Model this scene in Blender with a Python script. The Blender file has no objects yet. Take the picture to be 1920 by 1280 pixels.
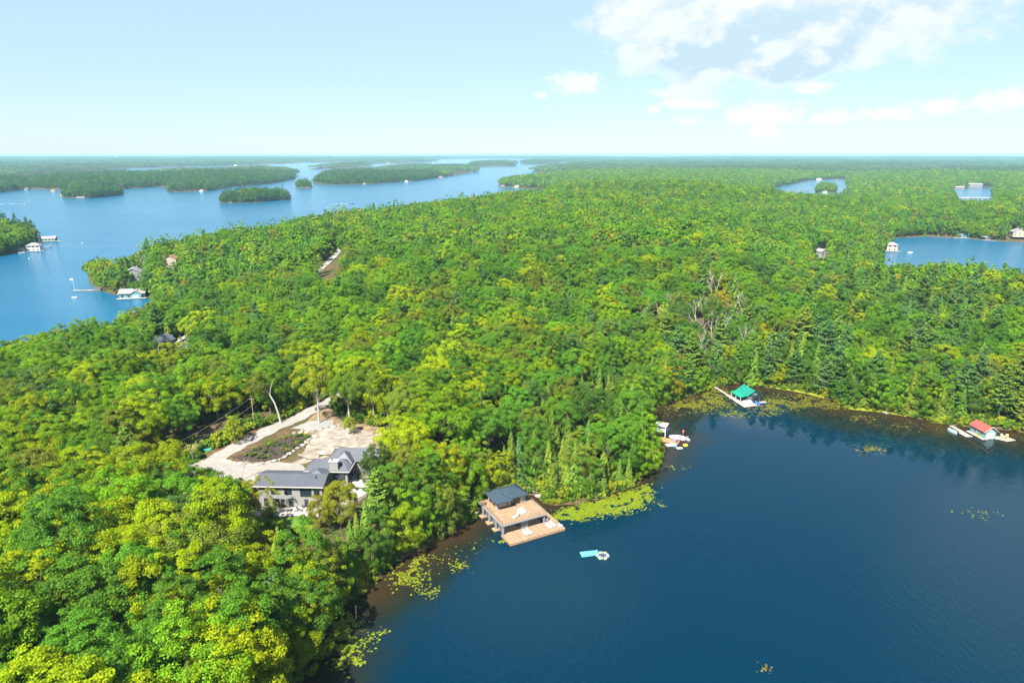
import bpy, bmesh, math, random
import numpy as np
from mathutils import Vector, Matrix
from mathutils.geometry import delaunay_2d_cdt
random.seed(7)
SC = bpy.context.scene
COL = SC.collection
R = math.radians

# ---------------------------------------------------------------- camera
FPX = 1280.0                       # focal length in pixels of the 1920 wide photograph
CAM_H = 90.0
PITCH = math.atan((640 - 288) / FPX)
cd = bpy.data.cameras.new('camera')
cd.lens = 24.0; cd.sensor_width = 36.0; cd.clip_start = 1.0; cd.clip_end = 200000.0
cam = bpy.data.objects.new('camera', cd); COL.objects.link(cam)
cam.location = (0, 0, CAM_H); cam.rotation_euler = (R(90) - PITCH, 0, 0)
SC.camera = cam

# ---------------------------------------------------------------- sun, sky, exposure
SUN_EL, SHADOW_AZ = 50.0, 62.0     # elevation; direction the shadows fall, counted from +X
SUN_STRENGTH, SKY_STRENGTH, EXPOSURE = 5.0, 0.059, 1.8
sx, sy = -math.cos(R(SHADOW_AZ)), -math.sin(R(SHADOW_AZ))
sd = bpy.data.lights.new('sun', 'SUN'); sd.energy = SUN_STRENGTH; sd.angle = R(0.5); sd.color = (1.0, 0.95, 0.86)
sun = bpy.data.objects.new('sun', sd); COL.objects.link(sun)
sun.rotation_euler = Vector((sx * math.cos(R(SUN_EL)), sy * math.cos(R(SUN_EL)), math.sin(R(SUN_EL)))).to_track_quat('Z', 'Y').to_euler()
SC.view_settings.view_transform = 'Standard'; SC.view_settings.look = 'None'
SC.view_settings.exposure = EXPOSURE; SC.view_settings.gamma = 1.0; SC.view_settings.use_curve_mapping = False

def sky_world():
    w = bpy.data.worlds.new('World'); SC.world = w; w.use_nodes = True
    nt = w.node_tree; N = nt.nodes; L = nt.links; N.clear()
    out = N.new('ShaderNodeOutputWorld'); bg = N.new('ShaderNodeBackground')
    L.new(bg.outputs[0], out.inputs[0]); bg.inputs[1].default_value = SKY_STRENGTH
    sky = N.new('ShaderNodeTexSky'); sky.sky_type = 'NISHITA'; sky.sun_disc = False
    sky.sun_elevation = R(SUN_EL); sky.sun_rotation = math.atan2(sx, sy)
    sky.altitude = 300; sky.air_density = 1.0; sky.dust_density = 0.25; sky.ozone_density = 3.0
    def m(op, a, b=None, c=None):
        n = N.new('ShaderNodeMath'); n.operation = op
        for i, v in enumerate((a, b, c)):
            if v is None: continue
            if isinstance(v, (int, float)): n.inputs[i].default_value = v
            else: L.new(v, n.inputs[i])
        return n.outputs[0]
    tc = N.new('ShaderNodeTexCoord'); sep = N.new('ShaderNodeSeparateXYZ'); L.new(tc.outputs['Generated'], sep.inputs[0])
    az = m('ARCTAN2', sep.outputs[0], sep.outputs[1]); el = m('ARCSINE', sep.outputs[2])
    comb = N.new('ShaderNodeCombineXYZ')
    L.new(sep.outputs[0], comb.inputs[0]); L.new(sep.outputs[1], comb.inputs[1]); L.new(m('MULTIPLY', sep.outputs[2], 1.45), comb.inputs[2])
    def noise(vec, scale, detail, rough):
        n = N.new('ShaderNodeTexNoise'); n.inputs['Scale'].default_value = scale; n.inputs['Detail'].default_value = detail
        n.inputs['Roughness'].default_value = rough; L.new(vec, n.inputs['Vector']); return n.outputs['Fac']
    def puffs(vec, scale, detail):          # billowing heads
        n = N.new('ShaderNodeTexVoronoi'); n.feature = 'F1'; n.inputs['Scale'].default_value = scale; n.inputs['Detail'].default_value = detail; n.inputs['Roughness'].default_value = .55; n.inputs['Lacunarity'].default_value = 2.3; n.normalize = True
        wv = N.new('ShaderNodeVectorMath'); wv.operation = 'MULTIPLY_ADD'; nn = N.new('ShaderNodeTexNoise'); nn.inputs['Scale'].default_value = scale * 1.5; nn.inputs['Detail'].default_value = 4; L.new(vec, nn.inputs['Vector'])
        L.new(nn.outputs['Color'], wv.inputs[0]); wv.inputs[1].default_value = (.5 / scale,) * 3; L.new(vec, wv.inputs[2]); L.new(wv.outputs[0], n.inputs['Vector'])
        return m('SUBTRACT', 1.0, m('MULTIPLY', n.outputs['Distance'], 1.35))
    off = N.new('ShaderNodeVectorMath'); off.operation = 'ADD'; off.inputs[1].default_value = (-0.012, 0.0, 0.03); L.new(comb.outputs[0], off.inputs[0])
    n1 = m('ADD', m('MULTIPLY', puffs(comb.outputs[0], 11.0, 3.0), .55), m('MULTIPLY', noise(comb.outputs[0], 16.0, 8.0, .6), .45)); n2 = m('ADD', m('MULTIPLY', puffs(off.outputs[0], 11.0, 1.0), .55), m('MULTIPLY', noise(off.outputs[0], 16.0, 4.0, .6), .45))
    nsmall = m('ADD', m('MULTIPLY', puffs(comb.outputs[0], 42.0, 1.0), .5), m('MULTIPLY', noise(comb.outputs[0], 40.0, 6.0, .6), .5))
    # cloud banks: azimuth, elevation, half width, half height (degrees), weight
    def ad(u, v): return math.degrees(math.atan2(u - 960, FPX * math.cos(PITCH) + (640 - v) * math.sin(PITCH))), math.degrees(math.atan((288 - v) / math.hypot(FPX, (u - 960) * .97)))
    big, small = [], []
    for u, v, ru, rv, k in [(1400, 40, 250, 135, 1.0), (1290, 40, 110, 95, .8), (1620, 20, 260, 95, .8), (1860, 0, 190, 45, .6), (1440, 112, 190, 58, 1.0)]:
        a, e = ad(u, v); big.append((a, e, math.degrees(ru / FPX), math.degrees(rv / FPX), k))
    for u, v, ru, rv, k in [(1195, 121, 46, 26, 1), (1080, 168, 60, 24, 1), (1012, 189, 16, 9, .8), (1300, 182, 80, 16, 1), (1290, 202, 70, 12, .9), (1523, 176, 40, 13, 1),
                            (1225, 212, 20, 10, .9), (1430, 222, 75, 30, .85), (1560, 226, 40, 18, .8), (1660, 219, 50, 14, .8), (1765, 207, 56, 19, .8), (1885, 198, 58, 22, .85), (1420, 250, 50, 12, .6), (1285, 230, 30, 10, .5)]:
        a, e = ad(u, v); small.append((a, e, math.degrees(ru / FPX), math.degrees(rv / FPX), k))
    big += [(24, 17, 13, 4.5, .9), (41, 27, 9, 8, 1.0), (2, 36, 10, 5, .8)]          # the same bank goes on above the picture
    rr = random.Random(3)
    for k in range(11):                 # the same kind of cloud goes on all round
        big.append((55 + k * 26 + rr.uniform(-6, 6), rr.uniform(9, 34), rr.uniform(9, 15), rr.uniform(4, 7), rr.uniform(.7, 1)))
    def field(items, up=0.0):
        acc = None
        for a, e, ra, re, k in items:
            da = m('SUBTRACT', az, R(a)) if -150 < a < 150 else m('SUBTRACT', m('PINGPONG', m('SUBTRACT', az, R(a)), math.pi), 0.0)
            dx = m('MULTIPLY', da, 1 / R(ra)); dy = m('MULTIPLY', m('SUBTRACT', el, R(e - up)), 1 / R(re))
            q = m('MULTIPLY_ADD', dx, dx, m('MULTIPLY', dy, dy))
            f = m('MULTIPLY', m('SUBTRACT', 1.0, m('SQRT', q)), k)
            acc = f if acc is None else m('MAXIMUM', acc, f)
        return acc
    fb = field(big); fs = field(small)
    def ss(v, a, b):
        n = N.new('ShaderNodeMapRange'); n.interpolation_type = 'SMOOTHSTEP'; n.inputs[1].default_value = a; n.inputs[2].default_value = b; L.new(v, n.inputs[0]); return n.outputs[0]
    db = m('ADD', m('MULTIPLY', fb, 0.95), m('MULTIPLY', m('SUBTRACT', n1, 0.5), 1.45))
    ds = m('ADD', m('MULTIPLY', m('MAXIMUM', fs, -1.2), 0.75), m('MULTIPLY', m('SUBTRACT', nsmall, 0.42), 1.5))
    cb = ss(db, 0.0, 0.36); cs = m('MULTIPLY', ss(ds, 0.2, 0.6), 0.72)
    cov = m('MAXIMUM', cb, cs)
    # thicker parts of the banks let less light through and look blue-grey from below
    fu = field(big, 2.0); thick = m('MULTIPLY', ss(db, 0.06, 0.34), ss(m('ADD', fu, m('MULTIPLY', m('SUBTRACT', n1, .5), 1.2)), 0.0, 0.5))       # much cloud overhead: underside
    lit = ss(m('SUBTRACT', n1, n2), -0.10, 0.10)
    low = N.new('ShaderNodeMapRange'); low.interpolation_type = 'SMOOTHSTEP'; low.inputs[1].default_value = R(12.5); low.inputs[2].default_value = R(6.0); low.inputs[3].default_value = .75; low.inputs[4].default_value = 1.3; L.new(el, low.inputs[0])      # flat bases are the darkest
    grey = m('MULTIPLY', m('MULTIPLY', thick, low.outputs[0]), m('SUBTRACT', 1.0, m('MULTIPLY', lit, 0.7))); grey = m('MINIMUM', grey, 1.0)
    ccol = N.new('ShaderNodeMix'); ccol.data_type = 'RGBA'
    ccol.inputs[6].default_value = (5.2, 5.3, 5.35, 1); ccol.inputs[7].default_value = (3.1, 4.1, 4.75, 1)
    L.new(grey, ccol.inputs[0])
    mix = N.new('ShaderNodeMix'); mix.data_type = 'RGBA'
    veil = N.new('ShaderNodeMix'); veil.data_type = 'RGBA'; L.new(m('MULTIPLY_ADD', ss(el, R(11), R(34)), -.50, .72), veil.inputs[0]); L.new(sky.outputs[0], veil.inputs[6]); veil.inputs[7].default_value = (2.85, 3.95, 4.7, 1)   # thin even high haze over the whole sky
    L.new(cov, mix.inputs[0]); L.new(veil.outputs[2], mix.inputs[6]); L.new(ccol.outputs[2], mix.inputs[7])
    L.new(mix.outputs[2], bg.inputs[0])
    w.cycles.sampling_method = 'MANUAL'; w.cycles.sample_map_resolution = 512
sky_world()

# ---------------------------------------------------------------- helpers
def gp(u, v, z=0.0):
    """a point of the place, read off the photograph at a known height z"""
    x = (u - 960) / FPX; y = (640 - v) / FPX
    dx, dy, dz = x, math.cos(PITCH) + y * math.sin(PITCH), -math.sin(PITCH) + y * math.cos(PITCH)
    t = (z - CAM_H) / dz
    return (dx * t, dy * t)
def proj(x, y, z):
    z = z - CAM_H
    de = y * math.cos(PITCH) - z * math.sin(PITCH); up = y * math.sin(PITCH) + z * math.cos(PITCH)
    de = np.maximum(de, 1e-3)
    return 960 + FPX * x / de, 640 - FPX * up / de, de

MATS = {}
def mat(name, color, rough=0.7, spec=0.4, noise=0.0, scale=3.0, metal=0.0, bump=0.0, coat=0.0):
    if name in MATS: return MATS[name]
    m = bpy.data.materials.new(name); m.use_nodes = True; nt = m.node_tree; b = nt.nodes['Principled BSDF']
    b.inputs['Base Color'].default_value = (*color, 1); b.inputs['Roughness'].default_value = rough
    b.inputs['Specular IOR Level'].default_value = spec; b.inputs['Metallic'].default_value = metal; b.inputs['Coat Weight'].default_value = coat
    if noise or bump:
        tc = nt.nodes.new('ShaderNodeTexCoord'); n = nt.nodes.new('ShaderNodeTexNoise'); n.inputs['Scale'].default_value = scale; n.inputs['Detail'].default_value = 6
        nt.links.new(tc.outputs['Object'], n.inputs['Vector'])
        if noise:
            r = nt.nodes.new('ShaderNodeValToRGB'); r.color_ramp.elements[0].position = .28; r.color_ramp.elements[1].position = .72
            r.color_ramp.elements[0].color = (*[c * (1 - noise) for c in color], 1); r.color_ramp.elements[1].color = (*[min(1, c * (1 + noise)) for c in color], 1)
            nt.links.new(n.outputs['Fac'], r.inputs[0]); nt.links.new(r.outputs[0], b.inputs['Base Color'])
        if bump:
            bp = nt.nodes.new('ShaderNodeBump'); bp.inputs['Strength'].default_value = bump; bp.inputs['Distance'].default_value = .3
            nt.links.new(n.outputs['Fac'], bp.inputs['Height']); nt.links.new(bp.outputs[0], b.inputs['Normal'])
    MATS[name] = m; return m

def tag(o, label=None, cat=None, group=None, kind=None):
    if label: o['label'] = label
    if cat: o['category'] = cat
    if group: o['group'] = group
    if kind: o['kind'] = kind
    return o
def link(o, parent=None):
    COL.objects.link(o)
    if parent is not None: o.parent = parent
    return o
def mesh_obj(name, me, material=None, parent=None):
    o = bpy.data.objects.new(name, me)
    if material is not None and not me.materials: me.materials.append(material)
    return link(o, parent)
def thing(name, label, cat, loc=(0, 0, 0), rz=0.0, group=None):
    o = bpy.data.objects.new(name, None); o.empty_display_size = .5; COL.objects.link(o)
    o.location = loc; o.rotation_euler = (0, 0, rz)
    return tag(o, label, cat, group)
class MB:
    """collects simple solids and links them as one mesh"""
    def __init__(s): s.v = []; s.f = []
    def add(s, vs, fs):
        o = len(s.v); s.v += [tuple(p) for p in vs]; s.f += [tuple(i + o for i in f) for f in fs]; return s
    def box(s, x0, x1, y0, y1, z0, z1):
        return s.add([(x0, y0, z0), (x1, y0, z0), (x1, y1, z0), (x0, y1, z0), (x0, y0, z1), (x1, y0, z1), (x1, y1, z1), (x0, y1, z1)],
                     [(3, 2, 1, 0), (4, 5, 6, 7), (0, 1, 5, 4), (1, 2, 6, 5), (2, 3, 7, 6), (3, 0, 4, 7)])
    def prism(s, pts, z0, z1):
        n = len(pts); v = [(*p, z0) for p in pts] + [(*p, z1) for p in pts]
        return s.add(v, [tuple(range(n - 1, -1, -1)), tuple(range(n, 2 * n))] + [(i, (i + 1) % n, n + (i + 1) % n, n + i) for i in range(n)])
    def tube(s, pts, rad, n=6, cap=True):
        pts = [Vector(p) for p in pts]
        if not isinstance(rad, (list, tuple)): rad = [rad] * len(pts)
        vs = []; fs = []
        for i, p in enumerate(pts):
            d = (pts[min(i + 1, len(pts) - 1)] - pts[max(i - 1, 0)]).normalized()
            a = d.orthogonal().normalized() if i == 0 else (pa - d * pa.dot(d)).normalized()
            pa = a; b = d.cross(a)
            for k in range(n):
                t = 2 * math.pi * k / n; vs.append(p + (a * math.cos(t) + b * math.sin(t)) * rad[i])
        for i in range(len(pts) - 1):
            for k in range(n): fs.append((i * n + k, i * n + (k + 1) % n, (i + 1) * n + (k + 1) % n, (i + 1) * n + k))
        if cap: fs += [tuple(range(n - 1, -1, -1)), tuple((len(pts) - 1) * n + k for k in range(n))]
        return s.add(vs, fs)
    def hip(s, x0, x1, y0, y1, z, zr, inset, th=.18, axis='x'):
        """hipped roof slab; inset = how far the ridge ends stand in from the short sides (0 = gable)"""
        if axis == 'x':
            ym = (y0 + y1) / 2; r = [(x0 + inset, ym), (x1 - inset, ym)]
        else:
            xm = (x0 + x1) / 2; r = [(xm, y0 + inset), (xm, y1 - inset)]
        v = [(x0, y0, z), (x1, y0, z), (x1, y1, z), (x0, y1, z), (*r[0], zr), (*r[1], zr),
             (x0, y0, z - th), (x1, y0, z - th), (x1, y1, z - th), (x0, y1, z - th)]
        if axis == 'x': f = [(0, 1, 5, 4), (2, 3, 4, 5), (3, 0, 4), (1, 2, 5)]
        else: f = [(1, 2, 5, 4), (3, 0, 4, 5), (0, 1, 4), (2, 3, 5)]
        return s.add(v, f + [(0, 6, 7, 1), (1, 7, 8, 2), (2, 8, 9, 3), (3, 9, 6, 0), (6, 9, 8, 7)])
    def mesh(s, name='mesh'):
        me = bpy.data.meshes.new(name); me.from_pydata(s.v, [], s.f); me.update(); return me
    def build(s, name, material, parent=None):
        return mesh_obj(name, s.mesh(name), material, parent)
def np_mesh(name, V, Fq):
    """mesh from numpy arrays (quads or triangles)"""
    me = bpy.data.meshes.new(name); V = np.asarray(V, np.float32); Fq = np.asarray(Fq, np.int32)
    k = Fq.shape[1]
    me.vertices.add(len(V)); me.vertices.foreach_set('co', V.ravel())
    me.loops.add(Fq.size); me.loops.foreach_set('vertex_index', Fq.ravel())
    me.polygons.add(len(Fq)); me.polygons.foreach_set('loop_start', np.arange(0, Fq.size, k, dtype=np.int32))
    me.update(calc_edges=True); return me

# ---------------------------------------------------------------- shorelines
def P(*l): return np.array([gp(*p) for p in l])
NEAR_LAKE = np.vstack([P((548, 1330), (562, 1280), (585, 1222), (598, 1175), (640, 1140), (690, 1105), (735, 1062), (800, 1024), (865, 988), (912, 962), (950, 935), (1000, 925), (1036, 950), (1090, 943), (1150, 926),
    (1200, 903), (1236, 880), (1246, 850), (1232, 815), (1215, 790), (1222, 772), (1262, 752), (1310, 736), (1350, 724), (1395, 720), (1450, 727), (1500, 735), (1545, 745), (1585, 766), (1640, 770), (1700, 781), (1760, 796),
    (1815, 800), (1870, 803), (1920, 812), (2100, 822), (2500, 900)), np.array([[330, 60], [300, -300], [-60, -300], [-44, 20]])])
MAIN_LAKE = np.vstack([P((-900, 760, 20), (-300, 665, 20), (0, 625, 20), (60, 612, 20), (170, 592, 20), (240, 568, 20), (300, 566, 8), (292, 560), (262, 557), (225, 553), (195, 547), (180, 540), (170, 527), (172, 508),
    (196, 482, 18), (260, 460, 18), (330, 443, 20), (440, 430, 20), (560, 407, 20), (700, 401, 20), (800, 391, 20), (870, 371, 20), (950, 366, 20), (1020, 361, 18), (1040, 353), (1020, 355), (985, 354), (940, 350), (934, 347), (948, 341), (965, 335, 12),
    (1010, 330, 14), (1040, 329), (1010, 325), (997, 322), (1010, 317), (1040, 313), (1080, 309), (1060, 304), (985, 299), (900, 298), (820, 299), (800, 303), (725, 307), (640, 305), (560, 304.5), (552, 306), (440, 311), (330, 313), (240, 316), (150, 322),
    (50, 328), (20, 332), (-100, 335), (-900, 340)), np.array([[-3300, 1400]])])
LAKE_RIGHT = np.vstack([P((1654, 496, 14), (1652, 474), (1668, 462), (1672, 447), (1740, 443), (1800, 447), (1850, 451), (1920, 454), (2200, 465), (2500, 500), (2300, 530, 18), (1920, 508, 18), (1850, 497, 18), (1760, 492, 18), (1690, 494, 18))])
LAKE_R2 = P((1448, 352), (1480, 346), (1516, 338), (1584, 335), (1590, 352), (1575, 372, 14), (1512, 375, 14), (1460, 368, 14))
LAKE_R3 = P((1604, 352), (1660, 351), (1664, 357), (1604, 357))
LAKE_R4 = P((1780, 356), (1832, 351), (1862, 352), (1866, 382, 12), (1800, 380, 12))
LAKE_FAR = P((1090, 293.5), (1340, 293.5), (1330, 297), (1250, 298.5), (1180, 299), (1090, 297))
LAKE_FAR2 = P((560, 296.5), (760, 296.3), (740, 298), (600, 298.5))
INLETS = [P((60, 312), (250, 308), (380, 309), (360, 311.5), (240, 312), (80, 316)), P((-300, 322), (0, 318), (60, 316), (40, 319), (-300, 326)), P((1250, 318), (1330, 316), (1380, 318), (1320, 320.5)), P((1640, 322), (1760, 320), (1860, 322), (1760, 324.5)), P((1700, 306), (1880, 304.5), (1920, 306), (1800, 308)), P((1100, 304), (1180, 303), (1220, 304.5), (1140, 306))]
WATER = INLETS + [NEAR_LAKE, MAIN_LAKE, LAKE_RIGHT, LAKE_R2, LAKE_R3, LAKE_R4, LAKE_FAR, LAKE_FAR2]
ISLANDS = [P((-900, 366), (0, 361), (60, 354), (110, 356), (170, 358), (233, 355), (300, 350), (313, 352), (316, 360), (395, 358), (440, 350), (505, 345), (552, 336), (556, 324), (500, 321), (440, 323), (350, 326), (200, 331), (120, 334), (60, 341), (0, 345), (-900, 348)),
    P((412, 381), (470, 380), (543, 375), (540, 370), (480, 369), (420, 373)),
    P((118, 371), (170, 372), (228, 366), (230, 361), (170, 364), (120, 365)), P((575, 318), (640, 316), (700, 312), (690, 310), (610, 313)), P((700, 322), (760, 320), (820, 315), (800, 313), (720, 317)),
    P((554, 353), (585, 353), (584, 349), (560, 348)),
    P((586, 343), (620, 347), (700, 345), (790, 338), (858, 328), (893, 322), (893, 317), (850, 314), (780, 318), (700, 320), (640, 324), (600, 332)),
    P((640, 305.5), (725, 307.5), (820, 304), (812, 300), (730, 299.5), (650, 300)),
    P((875, 313), (968, 312), (966, 306), (890, 306)),
    P((978, 308.5), (1050, 308), (1048, 303), (985, 303.5)),
    P((-700, 525), (-60, 492), (0, 480), (40, 473), (60, 462), (68, 450), (60, 444), (0, 440), (-700, 460)),
    P((1528, 361), (1566, 361), (1570, 355), (1530, 354))]
def in_poly(px, py, poly):
    r = np.zeros(px.shape, bool); n = len(poly); j = n - 1
    for i in range(n):
        xi, yi = poly[i]; xj, yj = poly[j]
        if yi != yj:
            r ^= ((yi > py) != (yj > py)) & (px < (xj - xi) * (py - yi) / (yj - yi) + xi)
        j = i
    return r
def poly_dist(px, py, poly):
    d = np.full(px.shape, 1e18); n = len(poly)
    for i in range(n):
        ax, ay = poly[i]; bx, by = poly[(i + 1) % n]; ex, ey = bx - ax, by - ay; l2 = ex * ex + ey * ey + 1e-9
        t = np.clip(((px - ax) * ex + (py - ay) * ey) / l2, 0, 1)
        d = np.minimum(d, (px - ax - t * ex) ** 2 + (py - ay - t * ey) ** 2)
    return np.sqrt(d)
def vnoise(x, y, seed=0):
    """smooth value noise, numpy"""
    xi = np.floor(x).astype(np.int64); yi = np.floor(y).astype(np.int64); fx = x - xi; fy = y - yi
    fx = fx * fx * (3 - 2 * fx); fy = fy * fy * (3 - 2 * fy)
    def h(a, b):
        n = (a * 374761393 + b * 668265263 + seed * 1442695041) & 0xffffffff
        n = ((n ^ (n >> 13)) * 1274126177) & 0xffffffff
        return ((n ^ (n >> 16)) & 0xffff) / 65535.0
    return (h(xi, yi) * (1 - fx) + h(xi + 1, yi) * fx) * (1 - fy) + (h(xi, yi + 1) * (1 - fx) + h(xi + 1, yi + 1) * fx) * fy
def shore(x, y):
    """signed distance to the nearest shore, positive on land"""
    x = np.asarray(x, float); y = np.asarray(y, float)
    # the bank wanders a little
    wob = np.clip(np.hypot(x, y) / 300, .35, 3)
    x = x + (vnoise(x / 7 / wob, y / 7 / wob, 1) - .5) * 3.4 * wob; y = y + (vnoise(x / 7 / wob, y / 7 / wob, 2) - .5) * 3.4 * wob
    w = np.zeros(x.shape, bool); dw = np.full(x.shape, 1e9); il = np.zeros(x.shape, bool)
    for q in WATER: w |= in_poly(x, y, q); dw = np.minimum(dw, poly_dist(x, y, q))
    for q in ISLANDS: il |= in_poly(x, y, q); dw = np.minimum(dw, poly_dist(x, y, q))
    return np.where(w & ~il, -dw, dw)
SITE = [(-66, 150, 5.7), (-60, 148, 5.8), (-55, 148, 5.9), (-46, 148, 5.7), (-62, 152.5, 6), (-47, 152, 6), (-39, 155, 6.2), (-67, 164, 9), (-58, 166, 9), (-73, 163, 8.6), (-75, 170, 8.8), (-84, 170, 8.5), (-90, 166, 8.3), (-76, 183, 10), (-70, 192, 10.9), (-61, 204, 12), (-52, 214, 12.6),
        (-68, 176, 9.6), (-62, 184, 10.3), (-50, 178, 11), (-42, 180, 11.2), (-56, 188, 11.5), (-48, 160, 8.9), (-38, 162, 8.8), (-78, 191, 11), (-85, 182, 9.6), (-40, 192, 12), (-30, 182, 11)]
def height(x, y):
    s = shore(x, y); d = np.hypot(x, y)
    lo = 11.0 * (1 - np.exp(-np.maximum(s, 0) / 42.0))
    hills = (vnoise(x / 95, y / 95, 3) - .5) * 7 + (vnoise(x / 260, y / 260, 4) - .35) * 15 * np.clip((d - 250) / 500, 0, 1)
    ridge = 15 * np.exp(-((x - .16 * y + 10) / (130 + .16 * y)) ** 2) * np.clip((y - 260) / 260, 0, 1) * np.clip((1900 - y) / 700, 0, 1)      # soft wooded ridge down the middle of the land
    hills = hills + ridge
    z = np.where(s > 0, .15 + lo + hills * np.clip(s / 130, 0, 1), -.25 - np.minimum(3.5, .16 * -s))
    z = z + np.where((s > 0) & (d > 9000), np.minimum(14, (d - 9000) / 200), 0)
    wsum = np.zeros(x.shape); zs = np.zeros(x.shape); dm = np.full(x.shape, 1e9)
    near = (np.abs(x + 60) < 90) & (np.abs(y - 175) < 90)
    for a, b, c in SITE:
        q = np.hypot(x - a, y - b); w = 1 / (q + .8) ** 3; wsum += w; zs += w * c; dm = np.minimum(dm, q)
    k = np.clip((26 - dm) / 16, 0, 1); k = k * k * (3 - 2 * k) * near * (s > 2)
    return z * (1 - k) + zs / wsum * k
def axis_pts(lo, hi, fine_lo, fine_hi, step, g):
    a = list(np.arange(fine_lo, fine_hi + .01, step)); s = step
    p = a[-1]
    while p < hi: s *= g; p += s; a.append(p)
    s = step; p = a[0]; b = []
    while p > lo: s *= g; p -= s; b.append(p)
    return np.array(b[::-1] + a)
GX = axis_pts(-60000, 60000, -210, 210, 3.0, 1.014); GY = axis_pts(-260, 60000, 60, 330, 3.0, 1.022)
XX, YY = np.meshgrid(GX, GY); ZZ = height(XX, YY)
def TZ(x, y):
    """ground height, read from the terrain sheet itself"""
    x = np.asarray(x, float); y = np.asarray(y, float)
    i = np.clip(np.searchsorted(GX, x) - 1, 0, len(GX) - 2); j = np.clip(np.searchsorted(GY, y) - 1, 0, len(GY) - 2)
    fx = (x - GX[i]) / (GX[i + 1] - GX[i]); fy = (y - GY[j]) / (GY[j + 1] - GY[j])
    return (ZZ[j, i] * (1 - fx) + ZZ[j, i + 1] * fx) * (1 - fy) + (ZZ[j + 1, i] * (1 - fx) + ZZ[j + 1, i + 1] * fx) * fy
def tz(x, y): return float(TZ(x, y))
def grid_mesh(name, X, Y, Z):
    ny, nx = X.shape; V = np.stack([X.ravel(), Y.ravel(), Z.ravel()], 1)
    i = (np.arange(ny - 1)[:, None] * nx + np.arange(nx - 1)[None]).ravel()
    return np_mesh(name, V, np.stack([i, i + 1, i + nx + 1, i + nx], 1))
def ground_material():
    m = bpy.data.materials.new('forest_floor'); m.use_nodes = True; nt = m.node_tree; N = nt.nodes; L = nt.links; b = N['Principled BSDF']
    g = N.new('ShaderNodeNewGeometry'); n1 = N.new('ShaderNodeTexNoise'); n1.inputs['Scale'].default_value = .16; n1.inputs['Detail'].default_value = 8
    n2 = N.new('ShaderNodeTexNoise'); n2.inputs['Scale'].default_value = 1.3; n2.inputs['Detail'].default_value = 6
    L.new(g.outputs['Position'], n1.inputs['Vector']); L.new(g.outputs['Position'], n2.inputs['Vector'])
    r1 = N.new('ShaderNodeValToRGB'); e = r1.color_ramp.elements; e[0].position = .36; e[0].color = (.04, .062, .012, 1); e[1].position = .62; e[1].color = (.10, .064, .036, 1)
    r2 = N.new('ShaderNodeValToRGB'); e = r2.color_ramp.elements; e[0].position = .3; e[0].color = (.5, .5, .5, 1); e[1].position = .75; e[1].color = (1.35, 1.3, 1.2, 1)
    mx = N.new('ShaderNodeMix'); mx.data_type = 'RGBA'; mx.blend_type = 'MULTIPLY'; mx.inputs[0].default_value = 1
    L.new(n1.outputs[0], r1.inputs[0]); L.new(n2.outputs[0], r2.inputs[0]); L.new(r1.outputs[0], mx.inputs[6]); L.new(r2.outputs[0], mx.inputs[7]); L.new(mx.outputs[2], b.inputs['Base Color'])
    bp = N.new('ShaderNodeBump'); bp.inputs['Strength'].default_value = .8; bp.inputs['Distance'].default_value = .4; L.new(n2.outputs[0], bp.inputs['Height']); L.new(bp.outputs[0], b.inputs['Normal'])
    b.inputs['Roughness'].default_value = .95; b.inputs['Specular IOR Level'].default_value = .15
    return m
tme = grid_mesh('ground', XX, YY, ZZ); tme.polygons.foreach_set('use_smooth', np.ones(len(tme.polygons), bool))
tag(mesh_obj('ground', tme, ground_material()), kind='structure')

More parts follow.
